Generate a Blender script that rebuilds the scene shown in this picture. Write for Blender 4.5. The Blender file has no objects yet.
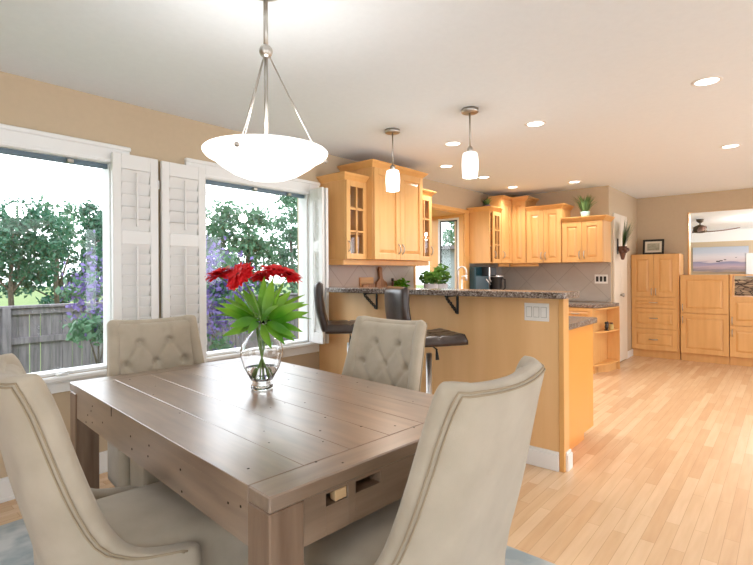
import bpy, bmesh, math, random
from mathutils import Vector, Matrix
PI = math.pi
sc = bpy.context.scene
COL = sc.collection
random.seed(7)

# ---------------------------------------------------------------- materials
def new_mat(name):
    m = bpy.data.materials.new(name); m.use_nodes = True
    nt = m.node_tree
    return m, nt, nt.nodes['Principled BSDF']

def plain(name, col, rough=.5, metal=0, spec=.5, emit=None, estr=0, coat=0):
    m, nt, b = new_mat(name)
    b.inputs['Base Color'].default_value = (*col, 1)
    b.inputs['Roughness'].default_value = rough
    b.inputs['Metallic'].default_value = metal
    b.inputs['Specular IOR Level'].default_value = spec
    if coat: b.inputs['Coat Weight'].default_value = coat; b.inputs['Coat Roughness'].default_value = .15
    if emit:
        b.inputs['Emission Color'].default_value = (*emit, 1)
        b.inputs['Emission Strength'].default_value = estr
    return m

def noisy(name, c1, c2, scale=8, stretch=(1, 1, 1), rough=.5, bump=0, detail=6, spec=.5, lo=.3, hi=.7, sheen=0, bscale=None, metal=0):
    """Object-space noise between two colours of the thing itself, with optional bump."""
    m, nt, b = new_mat(name)
    N, L = nt.nodes, nt.links
    tc = N.new('ShaderNodeTexCoord'); mp = N.new('ShaderNodeMapping')
    mp.inputs['Scale'].default_value = stretch
    L.new(tc.outputs['Object'], mp.inputs['Vector'])
    nz = N.new('ShaderNodeTexNoise'); nz.inputs['Scale'].default_value = scale; nz.inputs['Detail'].default_value = detail
    L.new(mp.outputs['Vector'], nz.inputs['Vector'])
    rp = N.new('ShaderNodeValToRGB')
    rp.color_ramp.elements[0].position = lo; rp.color_ramp.elements[1].position = hi
    rp.color_ramp.elements[0].color = (*c1, 1); rp.color_ramp.elements[1].color = (*c2, 1)
    L.new(nz.outputs['Fac'], rp.inputs['Fac'])
    L.new(rp.outputs['Color'], b.inputs['Base Color'])
    b.inputs['Roughness'].default_value = rough; b.inputs['Specular IOR Level'].default_value = spec
    b.inputs['Metallic'].default_value = metal
    if sheen:
        b.inputs['Sheen Weight'].default_value = sheen; b.inputs['Sheen Roughness'].default_value = .5
    if bump:
        nb = nz
        if bscale:
            nb = N.new('ShaderNodeTexNoise'); nb.inputs['Scale'].default_value = bscale; nb.inputs['Detail'].default_value = 3
            L.new(tc.outputs['Object'], nb.inputs['Vector'])
        bp = N.new('ShaderNodeBump'); bp.inputs['Strength'].default_value = bump; bp.inputs['Distance'].default_value = .01
        L.new(nb.outputs['Fac'], bp.inputs['Height']); L.new(bp.outputs['Normal'], b.inputs['Normal'])
    return m

def glass_pane(name, refl=1.0, tint=(1, 1, 1)):
    m = bpy.data.materials.new(name); m.use_nodes = True
    nt = m.node_tree; N, L = nt.nodes, nt.links
    for n in list(N): N.remove(n)
    o = N.new('ShaderNodeOutputMaterial'); mx = N.new('ShaderNodeMixShader')
    t = N.new('ShaderNodeBsdfTransparent'); g = N.new('ShaderNodeBsdfGlossy'); f = N.new('ShaderNodeFresnel')
    t.inputs['Color'].default_value = (*tint, 1); g.inputs['Roughness'].default_value = .0
    ge = N.new('ShaderNodeNewGeometry'); io = N.new('ShaderNodeMix'); io.data_type = 'FLOAT'   # thin sheet: same reflectance from both faces
    io.inputs['A'].default_value = 1.45; io.inputs['B'].default_value = 1/1.45
    L.new(ge.outputs['Backfacing'], io.inputs['Factor']); L.new(io.outputs['Result'], f.inputs['IOR'])
    mu = N.new('ShaderNodeMath'); mu.operation = 'MULTIPLY'; mu.inputs[1].default_value = refl
    L.new(f.outputs['Fac'], mu.inputs[0]); L.new(mu.outputs[0], mx.inputs['Fac'])
    L.new(t.outputs[0], mx.inputs[1]); L.new(g.outputs[0], mx.inputs[2]); L.new(mx.outputs[0], o.inputs['Surface'])
    return m

def refractive(name, ior, col=(1, 1, 1)):
    m, nt, b = new_mat(name)
    b.inputs['Base Color'].default_value = (*col, 1); b.inputs['Roughness'].default_value = 0
    b.inputs['Transmission Weight'].default_value = 1; b.inputs['IOR'].default_value = ior
    return m

def leaf_mat(name, c1, c2, trans=.35, rough=.45):
    m, nt, b = new_mat(name)
    N, L = nt.nodes, nt.links
    oi = N.new('ShaderNodeTexCoord'); nz = N.new('ShaderNodeTexNoise'); nz.inputs['Scale'].default_value = 5
    rp = N.new('ShaderNodeValToRGB'); rp.color_ramp.elements[0].position = .3; rp.color_ramp.elements[1].position = .7
    rp.color_ramp.elements[0].color = (*c1, 1); rp.color_ramp.elements[1].color = (*c2, 1)
    L.new(oi.outputs['Object'], nz.inputs['Vector']); L.new(nz.outputs['Fac'], rp.inputs['Fac'])
    L.new(rp.outputs['Color'], b.inputs['Base Color']); b.inputs['Roughness'].default_value = rough
    tr = N.new('ShaderNodeBsdfTranslucent'); L.new(rp.outputs['Color'], tr.inputs['Color'])
    mx = N.new('ShaderNodeMixShader'); mx.inputs['Fac'].default_value = trans
    L.new(b.outputs[0], mx.inputs[1]); L.new(tr.outputs[0], mx.inputs[2])
    L.new(mx.outputs[0], N['Material Output'].inputs['Surface'])
    return m

M = {}
M['wall'] = noisy('wall_paint', (.55, .44, .31), (.57, .455, .32), 30, rough=.75, spec=.2)
M['ceiling'] = noisy('ceiling_paint', (.79, .85, .91), (.81, .87, .93), 30, rough=.9, spec=.1)
M['white'] = plain('white_paint', (.82, .83, .83), .4)
M['shutter'] = plain('shutter_white', (.80, .80, .79), .35)
M['door'] = plain('door_cream', (.74, .66, .55), .5)
M['maple'] = noisy('maple_veneer', (.66, .36, .125), (.74, .425, .165), 3.0, (6, 6, .7), .33, detail=5)
M['maple_trim'] = noisy('maple_trim', (.70, .38, .125), (.77, .43, .155), 3.0, (4, 4, 1), .35)
M['panel'] = noisy('maple_panel', (.74, .455, .21), (.82, .525, .26), 1.6, (5, 5, .5), .35, detail=5)
M['steel'] = plain('brushed_nickel', (.50, .47, .43), .32, 1)
M['chrome'] = plain('chrome', (.9, .9, .92), .34, 1)
M['bronze'] = plain('dark_bronze', (.10, .075, .05), .45, .6)
M['black'] = plain('black_plastic', (.012, .012, .013), .3)
M['iron'] = plain('black_iron', (.01, .01, .01), .5)
M['leather'] = noisy('dark_brown_leather', (.030, .017, .013), (.042, .025, .019), 25, rough=.30, bump=.15)
M['linen'] = noisy('beige_linen', (.425, .365, .28), (.505, .44, .345), 9, rough=.9, spec=.15, sheen=.25, bump=.25, bscale=600)
M['piping'] = plain('linen_piping', (.36, .29, .20), .9, spec=.1)
M['table'] = noisy('weathered_wood', (.155, .095, .06), (.31, .21, .14), 5, (5, .55, 5), .36, detail=8, bump=.06)
M['table_end'] = noisy('weathered_wood_cross', (.135, .082, .048), (.275, .183, .12), 5, (.55, 5, 5), .36, detail=8, bump=.06)
M['table_leg'] = noisy('weathered_wood_leg', (.15, .088, .052), (.25, .165, .11), 5, (5, 5, .55), .40, detail=8, bump=.12)
M['slot'] = plain('nail_hole_brown', (.03, .02, .015), .8)  # dark brown of the table's nail holes and knots
M['block'] = plain('pale_pine_block', (.50, .33, .17), .6)
M['dark_wood'] = plain('espresso_wood', (.045, .026, .018), .4)
M['pane'] = glass_pane('window_glass', 1.0)
M['cab_glass'] = glass_pane('cabinet_glass', 1.0)
M['vase'] = refractive('vase_glass', 1.45)
M['water'] = refractive('water', 1.33)
M['lamp'] = plain('lit_opal_glass', (.9, .9, .88), .3, emit=(1, .975, .94), estr=1.15)
M['led'] = plain('lit_downlight', (.9, .9, .9), .4, emit=(1, .96, .9), estr=5)
M['petal'] = leaf_mat('red_petal', (.62, .009, .014), (.86, .02, .03), .25)
M['petal_centre'] = plain('dark_flower_eye', (.16, .006, .008), .8)
M['stem'] = plain('green_stem', (.16, .30, .05), .5)
M['leaf'] = leaf_mat('fresh_leaf', (.07, .28, .012), (.38, .66, .07), .40, .35)
M['herb'] = leaf_mat('herb_leaf', (.07, .20, .03), (.18, .36, .07), .3)
M['grassy'] = leaf_mat('grass_plant', (.08, .17, .05), (.20, .31, .12), .3)
M['tree1'] = leaf_mat('tree_leaf_deep', (.022, .095, .060), (.060, .185, .105), .35)
M['tree2'] = leaf_mat('tree_leaf_pale', (.055, .145, .085), (.12, .25, .14), .4)
M['lilac'] = leaf_mat('lilac_bloom', (.09, .065, .24), (.20, .15, .40), .3)
M['bark'] = noisy('bark', (.06, .045, .035), (.14, .11, .085), 12, rough=.9)
M['fence'] = noisy('fence_board', (.095, .088, .098), (.19, .175, .19), 4, (7, 7, .6), .85)
M['lawn'] = noisy('lawn', (.075, .13, .025), (.13, .19, .05), 3, rough=.95)
M['siding'] = plain('grey_siding', (.24, .28, .28), .7)
M['pot'] = plain('pale_grey_pot', (.52, .52, .56), .5)
M['teal_pot'] = plain('pale_teal_pot', (.45, .66, .62), .4)
M['board'] = noisy('walnut_board', (.22, .10, .04), (.36, .18, .08), 6, (6, 6, .8), .5)
M['board_light'] = noisy('beech_board', (.52, .29, .12), (.62, .37, .17), 6, (.8, 6, 6), .5)
M['paper'] = plain('mat_board', (.74, .70, .60), .8)
M['plate'] = plain('switch_plate', (.83, .82, .78), .4)
M['rocker_gap'] = plain('grey_switch_frame', (.42, .42, .38), .6)
M['brown'] = plain('brown_ceramic', (.12, .05, .03), .4)
M['yellow'] = plain('straw_jar', (.55, .40, .14), .5)
M['clear_item'] = plain('pale_glassware', (.55, .56, .55), .15)
M['sea_green'] = plain('dark_teal_plastic', (.015, .05, .065), .2)

for k_ in ('table', 'table_end'):
    b_ = M[k_].node_tree.nodes['Principled BSDF']; b_.inputs['Coat Weight'].default_value = 1; b_.inputs['Coat Roughness'].default_value = .30; b_.inputs['Coat IOR'].default_value = 1.95
b_ = M['leather'].node_tree.nodes['Principled BSDF']; b_.inputs['Coat Weight'].default_value = .25; b_.inputs['Coat Roughness'].default_value = .3

def granite():
    m, nt, b = new_mat('granite'); N, L = nt.nodes, nt.links
    tc = N.new('ShaderNodeTexCoord')
    v = N.new('ShaderNodeTexVoronoi'); v.inputs['Scale'].default_value = 130
    n = N.new('ShaderNodeTexNoise'); n.inputs['Scale'].default_value = 60; n.inputs['Detail'].default_value = 5
    L.new(tc.outputs['Object'], v.inputs['Vector']); L.new(tc.outputs['Object'], n.inputs['Vector'])
    r = N.new('ShaderNodeValToRGB'); cr = r.color_ramp
    cr.elements[0].position = .0; cr.elements[0].color = (.05, .035, .03, 1)
    cr.elements[1].position = 1; cr.elements[1].color = (.46, .41, .37, 1)
    e = cr.elements.new(.3); e.color = (.17, .125, .10, 1)
    e = cr.elements.new(.6); e.color = (.30, .255, .225, 1)
    L.new(v.outputs['Color'], r.inputs['Fac'])
    r2 = N.new('ShaderNodeValToRGB'); r2.color_ramp.elements[0].position = .42; r2.color_ramp.elements[1].position = .58
    r2.color_ramp.elements[0].color = (.5, .45, .42, 1); r2.color_ramp.elements[1].color = (1, 1, 1, 1)
    L.new(n.outputs['Fac'], r2.inputs['Fac'])
    mx = N.new('ShaderNodeMix'); mx.data_type = 'RGBA'; mx.blend_type = 'MULTIPLY'; mx.inputs['Factor'].default_value = 1
    L.new(r.outputs['Color'], mx.inputs['A']); L.new(r2.outputs['Color'], mx.inputs['B'])
    L.new(mx.outputs['Result'], b.inputs['Base Color']); b.inputs['Roughness'].default_value = .18
    return m
M['granite'] = granite()

def bricked(name, c1, c2, mortar, w, h, msize, rough, rot=0, axes='XY', coat=0, stretch=None, offset=.5, bump=0):
    """Brick-texture floors, tiles, stone (world metres in object space)."""
    m, nt, b = new_mat(name); N, L = nt.nodes, nt.links
    tc = N.new('ShaderNodeTexCoord'); sp = N.new('ShaderNodeSeparateXYZ'); cb = N.new('ShaderNodeCombineXYZ')
    L.new(tc.outputs['Object'], sp.inputs[0])
    L.new(sp.outputs[axes[0]], cb.inputs['X']); L.new(sp.outputs[axes[1]], cb.inputs['Y'])
    mp = N.new('ShaderNodeMapping'); mp.inputs['Rotation'].default_value = (0, 0, rot)
    L.new(cb.outputs[0], mp.inputs['Vector'])
    br = N.new('ShaderNodeTexBrick')
    br.inputs['Scale'].default_value = 1; br.inputs['Brick Width'].default_value = w; br.inputs['Row Height'].default_value = h
    br.inputs['Mortar Size'].default_value = msize; br.inputs['Mortar Smooth'].default_value = .3; br.offset = offset
    br.inputs['Color1'].default_value = (*c1, 1); br.inputs['Color2'].default_value = (*c2, 1); br.inputs['Mortar'].default_value = (*mortar, 1)
    L.new(mp.outputs[0], br.inputs['Vector'])
    nz = N.new('ShaderNodeTexNoise'); nz.inputs['Scale'].default_value = 4; nz.inputs['Detail'].default_value = 6
    m2 = N.new('ShaderNodeMapping'); m2.inputs['Scale'].default_value = stretch or (1, 1, 1)
    L.new(tc.outputs['Object'], m2.inputs['Vector']); L.new(m2.outputs[0], nz.inputs['Vector'])
    r2 = N.new('ShaderNodeValToRGB'); r2.color_ramp.elements[0].position = .3; r2.color_ramp.elements[1].position = .7
    r2.color_ramp.elements[0].color = (.90, .87, .84, 1); r2.color_ramp.elements[1].color = (1, 1, 1, 1)
    L.new(nz.outputs['Fac'], r2.inputs['Fac'])
    mx = N.new('ShaderNodeMix'); mx.data_type = 'RGBA'; mx.blend_type = 'MULTIPLY'; mx.inputs['Factor'].default_value = 1
    L.new(br.outputs['Color'], mx.inputs['A']); L.new(r2.outputs['Color'], mx.inputs['B'])
    L.new(mx.outputs['Result'], b.inputs['Base Color'])
    b.inputs['Roughness'].default_value = rough
    if coat: b.inputs['Coat Weight'].default_value = coat; b.inputs['Coat Roughness'].default_value = .2
    if bump:
        bp = N.new('ShaderNodeBump'); bp.inputs['Strength'].default_value = bump; bp.inputs['Distance'].default_value = .02; bp.invert = True
        L.new(br.outputs['Fac'], bp.inputs['Height']); L.new(bp.outputs['Normal'], b.inputs['Normal'])
    return m
M['floor'] = bricked('maple_strip_floor', (.66, .43, .25), (.78, .57, .37), (.50, .32, .18), .72, .062, .0011, .27, stretch=(.8, 8, 8), offset=.37)
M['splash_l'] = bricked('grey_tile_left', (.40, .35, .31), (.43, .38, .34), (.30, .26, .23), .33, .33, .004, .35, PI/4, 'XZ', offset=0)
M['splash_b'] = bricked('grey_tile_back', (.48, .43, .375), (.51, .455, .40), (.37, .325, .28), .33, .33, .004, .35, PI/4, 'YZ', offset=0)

def stone():
    m, nt, b = new_mat('stacked_ledge_stone'); N, L = nt.nodes, nt.links
    tc = N.new('ShaderNodeTexCoord'); mp = N.new('ShaderNodeMapping'); mp.inputs['Scale'].default_value = (1, 9, 27)
    L.new(tc.outputs['Object'], mp.inputs[0])
    v = N.new('ShaderNodeTexVoronoi'); v.inputs['Scale'].default_value = 1; L.new(mp.outputs[0], v.inputs['Vector'])
    e = N.new('ShaderNodeTexVoronoi'); e.feature = 'DISTANCE_TO_EDGE'; e.inputs['Scale'].default_value = 1; L.new(mp.outputs[0], e.inputs['Vector'])
    rp = N.new('ShaderNodeValToRGB'); rp.color_ramp.elements[0].color = (.16, .10, .07, 1); rp.color_ramp.elements[1].color = (.48, .33, .21, 1)
    L.new(v.outputs['Color'], rp.inputs['Fac'])
    r2 = N.new('ShaderNodeValToRGB'); r2.color_ramp.elements[0].position = .02; r2.color_ramp.elements[1].position = .12
    r2.color_ramp.elements[0].color = (.12, .1, .1, 1); L.new(e.outputs['Distance'], r2.inputs['Fac'])
    mx = N.new('ShaderNodeMix'); mx.data_type = 'RGBA'; mx.blend_type = 'MULTIPLY'; mx.inputs['Factor'].default_value = 1
    L.new(rp.outputs['Color'], mx.inputs['A']); L.new(r2.outputs['Color'], mx.inputs['B']); L.new(mx.outputs['Result'], b.inputs['Base Color'])
    b.inputs['Roughness'].default_value = .9
    bp = N.new('ShaderNodeBump'); bp.inputs['Strength'].default_value = .8; bp.inputs['Distance'].default_value = .03
    L.new(r2.outputs['Color'], bp.inputs['Height']); L.new(bp.outputs['Normal'], b.inputs['Normal'])
    return m
M['stone'] = stone()
def rug_mat():
    m, nt, b = new_mat('rug_wool'); N, L = nt.nodes, nt.links
    tc = N.new('ShaderNodeTexCoord')
    n = N.new('ShaderNodeTexNoise'); n.inputs['Scale'].default_value = 6; n.inputs['Detail'].default_value = 8
    L.new(tc.outputs['Object'], n.inputs['Vector'])
    r = N.new('ShaderNodeValToRGB'); r.color_ramp.elements[0].position = .38; r.color_ramp.elements[1].position = .62
    r.color_ramp.elements[0].color = (.30, .35, .37, 1); r.color_ramp.elements[1].color = (.55, .56, .55, 1)
    L.new(n.outputs['Fac'], r.inputs['Fac']); L.new(r.outputs['Color'], b.inputs['Base Color'])
    b.inputs['Roughness'].default_value = 1; b.inputs['Specular IOR Level'].default_value = .05
    return m
M['rug'] = rug_mat()

def painting_mat():
    """Abstract seascape: bands of sky, haze, sea and sand along the canvas height (object Z, -.26 to .26)."""
    m, nt, b = new_mat('seascape_paint'); N, L = nt.nodes, nt.links
    tc = N.new('ShaderNodeTexCoord'); sp = N.new('ShaderNodeSeparateXYZ'); L.new(tc.outputs['Object'], sp.inputs[0])
    nz = N.new('ShaderNodeTexNoise'); nz.inputs['Scale'].default_value = 4; nz.inputs['Detail'].default_value = 5
    mp = N.new('ShaderNodeMapping'); mp.inputs['Scale'].default_value = (1, .9, 6); L.new(tc.outputs['Object'], mp.inputs[0]); L.new(mp.outputs[0], nz.inputs['Vector'])
    a = N.new('ShaderNodeMath'); a.operation = 'MULTIPLY_ADD'; a.inputs[1].default_value = .22; L.new(nz.outputs['Fac'], a.inputs[0])
    mr = N.new('ShaderNodeMapRange'); mr.inputs['From Min'].default_value = -.26; mr.inputs['From Max'].default_value = .26
    mr.inputs['To Min'].default_value = -.11; mr.inputs['To Max'].default_value = .89
    L.new(sp.outputs['Z'], mr.inputs['Value']); L.new(mr.outputs['Result'], a.inputs[2])
    r = N.new('ShaderNodeValToRGB'); cr = r.color_ramp
    cols = [(0, (.52, .36, .22)), (.12, (.22, .19, .23)), (.22, (.50, .36, .38)), (.32, (.36, .30, .42)), (.40, (.25, .24, .36)), (.44, (.62, .52, .55)), (.62, (.66, .62, .66)), (.8, (.50, .54, .64)), (1, (.42, .48, .58))]
    cr.elements[0].position, cr.elements[0].color = cols[0][0], (*cols[0][1], 1)
    cr.elements[1].position, cr.elements[1].color = cols[-1][0], (*cols[-1][1], 1)
    for p, c in cols[1:-1]:
        e = cr.elements.new(p); e.color = (*c, 1)
    L.new(a.outputs[0], r.inputs['Fac']); L.new(r.outputs['Color'], b.inputs['Base Color']); b.inputs['Roughness'].default_value = .6
    return m
M['painting'] = painting_mat()
M['small_art'] = noisy('small_print', (.50, .46, .36), (.26, .26, .18), 14, (1, 1, 2), .6)

# ---------------------------------------------------------------- mesh builder
class MB:
    def __init__(s): s.bm = bmesh.new()
    def verts(s, pts, faces, smooth=False):
        vs = [s.bm.verts.new(p) for p in pts]
        for f in faces:
            try:
                fc = s.bm.faces.new([vs[i] for i in f]); fc.smooth = smooth
            except ValueError: pass
        return vs
    def box(s, x0, x1, y0, y1, z0, z1, bev=0, mat=None, seg=1):
        if x0 > x1: x0, x1 = x1, x0
        if y0 > y1: y0, y1 = y1, y0
        if z0 > z1: z0, z1 = z1, z0
        t = bmesh.new()
        bmesh.ops.create_cube(t, size=1)
        for v in t.verts:
            v.co = Vector(((x0+x1)/2 + v.co.x*(x1-x0), (y0+y1)/2 + v.co.y*(y1-y0), (z0+z1)/2 + v.co.z*(z1-z0)))
        if bev:
            bmesh.ops.bevel(t, geom=list(t.edges), offset=bev, segments=seg, affect='EDGES', profile=.5)
        s.join(t, mat, smooth=seg > 1); return s
    def join(s, t, mat=None, smooth=False):
        if mat is not None: bmesh.ops.transform(t, matrix=mat, verts=t.verts)
        mp = {v: s.bm.verts.new(v.co) for v in t.verts}
        for f in t.faces:
            nf = s.bm.faces.new([mp[v] for v in f.verts]); nf.smooth = smooth or f.smooth
        t.free()
    def tube(s, pts, r, n=10, cap=True, rs=None):
        pts = [Vector(p) for p in pts]; rings = []
        prev = None
        for i, p in enumerate(pts):
            d = (pts[min(i+1, len(pts)-1)] - pts[max(i-1, 0)]).normalized()
            if prev is None:
                a = Vector((0, 0, 1)) if abs(d.z) < .9 else Vector((1, 0, 0))
                u = d.cross(a).normalized()
            else:
                u = (prev - d*prev.dot(d)).normalized()
            prev = u; w = d.cross(u)
            rr = rs[i] if rs else r
            rings.append([s.bm.verts.new(p + (u*math.cos(2*PI*k/n) + w*math.sin(2*PI*k/n))*rr) for k in range(n)])
        for a, b in zip(rings, rings[1:]):
            for k in range(n):
                f = s.bm.faces.new((a[k], a[(k+1) % n], b[(k+1) % n], b[k])); f.smooth = True
        if cap:
            s.bm.faces.new(list(reversed(rings[0]))); s.bm.faces.new(rings[-1])
        return s
    def lathe(s, prof, n=24, c=(0, 0, 0), closed=False):
        cx, cy, cz = c; rings = []
        for r, z in prof:
            if r < 1e-6: rings.append([s.bm.verts.new((cx, cy, cz+z))])
            else: rings.append([s.bm.verts.new((cx+r*math.cos(2*PI*k/n), cy+r*math.sin(2*PI*k/n), cz+z)) for k in range(n)])
        for a, b in zip(rings, rings[1:]):
            for k in range(n):
                k2 = (k+1) % n
                if len(a) == 1 and len(b) == 1: continue
                if len(a) == 1: f = s.bm.faces.new((a[0], b[k2], b[k]))
                elif len(b) == 1: f = s.bm.faces.new((a[k], a[k2], b[0]))
                else: f = s.bm.faces.new((a[k], a[k2], b[k2], b[k]))
                f.smooth = True
        return s
    def grid(s, rows, smooth=True, close=False):
        vv = [[s.bm.verts.new(p) for p in r] for r in rows]
        for a, b in zip(vv, vv[1:]):
            n = len(a)
            for k in range(n if close else n-1):
                f = s.bm.faces.new((a[k], a[(k+1) % n], b[(k+1) % n], b[k])); f.smooth = smooth
        return vv
    def prism(s, poly, z0, z1, bev=0):
        t = bmesh.new()
        a = [t.verts.new((x, y, z0)) for x, y in poly]; b = [t.verts.new((x, y, z1)) for x, y in poly]
        n = len(poly)
        t.faces.new(list(reversed(a))); t.faces.new(b)
        for k in range(n): t.faces.new((a[k], a[(k+1) % n], b[(k+1) % n], b[k]))
        bmesh.ops.recalc_face_normals(t, faces=t.faces)
        if bev: bmesh.ops.bevel(t, geom=list(t.edges), offset=bev, segments=1, affect='EDGES', profile=.5)
        s.join(t); return s
    def sphere(s, c, r, sub=2, scale=(1, 1, 1)):
        t = bmesh.new(); bmesh.ops.create_icosphere(t, subdivisions=sub, radius=r)
        for v in t.verts: v.co = Vector((c[0]+v.co.x*scale[0], c[1]+v.co.y*scale[1], c[2]+v.co.z*scale[2]))
        s.join(t, smooth=True); return s
    def frustum(s, x0, x1, z0, z1, yb, yf, inset):
        """Raised field facing -y."""
        i = inset
        p = [(x0, yb, z0), (x1, yb, z0), (x1, yb, z1), (x0, yb, z1), (x0+i, yf, z0+i), (x1-i, yf, z0+i), (x1-i, yf, z1-i), (x0+i, yf, z1-i)]
        s.verts(p, [(4, 5, 6, 7), (0, 1, 5, 4), (1, 2, 6, 5), (2, 3, 7, 6), (3, 0, 4, 7)])
        return s
    def build(s, name, mat, parent=None, recalc=True):
        if recalc: bmesh.ops.recalc_face_normals(s.bm, faces=s.bm.faces)
        me = bpy.data.meshes.new(name); s.bm.to_mesh(me); s.bm.free()
        mats = mat if isinstance(mat, (list, tuple)) else [mat]
        for m in mats: me.materials.append(m)
        o = bpy.data.objects.new(name, me); COL.objects.link(o)
        if parent: o.parent = parent
        return o

def tag(o, label, cat, group=None, kind=None):
    o['label'] = label; o['category'] = cat
    if group: o['group'] = group
    if kind: o['kind'] = kind
    return o

def thing(name, label, cat, loc=(0, 0, 0), rz=0, group=None):
    o = bpy.data.objects.new(name, None); COL.objects.link(o)
    o.empty_display_size = .1
    o.location = loc; o.rotation_euler = (0, 0, rz)
    return tag(o, label, cat, group)

def struct(o, label=None, cat=None):
    o['kind'] = 'structure'
    if label: o['label'] = label; o['category'] = cat
    return o

def copy_tree(o, parent=None):
    c = o.copy(); COL.objects.link(c)
    if parent: c.parent = parent
    for ch in list(o.children): copy_tree(ch, c)
    return c

WY, CZ, KX, DY, FX = 3.45, 2.48, 7.05, 1.868, 8.65     # window wall, ceiling, kitchen wall, bifold-door wall, far wall

# ---------------------------------------------------------------- room shell
b = MB(); b.box(-2.6, 17, -3.2, WY+.15, -.1, 0); struct(b.build('floor', M['floor']), 'honey maple strip floor running through dining area and kitchen', 'floor')
b = MB(); b.box(-2.6, FX+.14, -3.2, WY+.15, CZ, CZ+.12); struct(b.build('ceiling', M['ceiling']), 'flat off-white ceiling with recessed lights', 'ceiling')
# window wall with three openings
W1 = (.10, 1.30, .68, 2.06); W2 = (1.975, 3.035, .66, 2.06); W3 = (4.74, 5.90, .955, 2.13)
b = MB()
y0, y1 = WY, WY+.15
xs = [-2.6, W1[0], W1[1], W2[0], W2[1], W3[0], W3[1], KX+.15]
for i in range(0, 7, 2): b.box(xs[i], xs[i+1], y0, y1, 0, CZ)
for w in (W1, W2, W3):
    b.box(w[0], w[1], y0, y1, 0, w[2]); b.box(w[0], w[1], y0, y1, w[3], CZ)
struct(b.build('wall_left', M['wall']), 'tan window wall on the left', 'wall')
b = MB(); b.box(KX, KX+.15, DY, WY, 0, CZ); struct(b.build('wall_back', M['wall']), 'tan kitchen wall behind the back cabinets', 'wall')
b = MB(); b.box(KX+.15, FX, DY, DY+.12, 0, CZ); struct(b.build('wall_side', M['wall']), 'tan return wall holding the cream bifold door', 'wall')
b = MB()
b.box(FX, FX+.14, 1.172, DY+.12, 0, CZ); b.box(FX, FX+.14, -3.2, 1.172, 2.20, CZ)
b.box(FX, FX+.14, .63, 1.172, 0, 1.17); b.box(FX, FX+.14, -3.2, .63, 0, .945)
struct(b.build('wall_far', M['wall']), 'tan far wall with wide pass-through opening', 'wall')
b = MB(); b.box(FX-.012, FX+.155, 1.157, 1.1715, 1.171, 2.199); struct(b.build('trim_1', M['maple_trim']), 'thin wood edge at left of pass-through', 'trim')
# walls behind the viewer; unseen openings sized to set the daylight indoors
b = MB()
for a, c in ((-2.6, -1.2), (1.2, 3.4), (6.4, FX)): b.box(a, c, -3.35, -3.2, 0, CZ)
for a, c in ((-1.2, 1.2), (3.4, 6.4)): b.box(a, c, -3.35, -3.2, 2.2, CZ)
struct(b.build('wall_right', M['wall']), 'tan wall with daylight openings on the side behind the viewer', 'wall')
b = MB(); b.box(-2.75, -2.6, -3.35, -1.8, 0, CZ); b.box(-2.75, -2.6, .6, WY+.15, 0, CZ); b.box(-2.75, -2.6, -1.8, .6, 2.2, CZ)
struct(b.build('wall_rear', M['wall']), 'tan wall with a daylight opening behind the viewer', 'wall')
# living room beyond
b = MB(); b.box(11.4, 11.55, -3.2, 4.2, 0, 1.88); struct(b.build('wall_living', M['wall']), 'tan living room wall beyond the pass-through', 'wall')
b = MB(); b.box(16.5, 16.65, -3.2, 5.5, 0, 2.46); struct(b.build('wall_living_far', M['white']), 'white upper wall beyond the pass-through', 'wall')
b = MB(); b.box(FX+.14, 16.65, -3.2, 5.5, 2.46, 2.58); struct(b.build('ceiling_living', M['ceiling']), 'white living room ceiling seen through pass-through', 'ceiling')
b = MB(); b.box(11.34, 11.4, -.6, .62, 1.2, 1.64, .006); struct(b.build('trim_2', M['white']), 'white panel on wall right of the seascape', 'trim')
# baseboards
def baseboard(name, x0, x1, lab):
    b = MB(); b.box(x0, x1, WY-.014, WY, 0, .12); b.box(x0, x1, WY-.020, WY, 0, .02); b.box(x0, x1, WY-.010, WY, .12, .135)
    struct(b.build(name, M['white']), lab, 'baseboard')
baseboard('baseboard_left', -2.6, 3.16, 'white baseboard under the dining windows')
b = MB(); b.box(7.9, 8.38, DY-.014, DY, 0, .10); struct(b.build('baseboard_side', M['white']), 'short white baseboard right of bifold door', 'baseboard')

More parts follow.
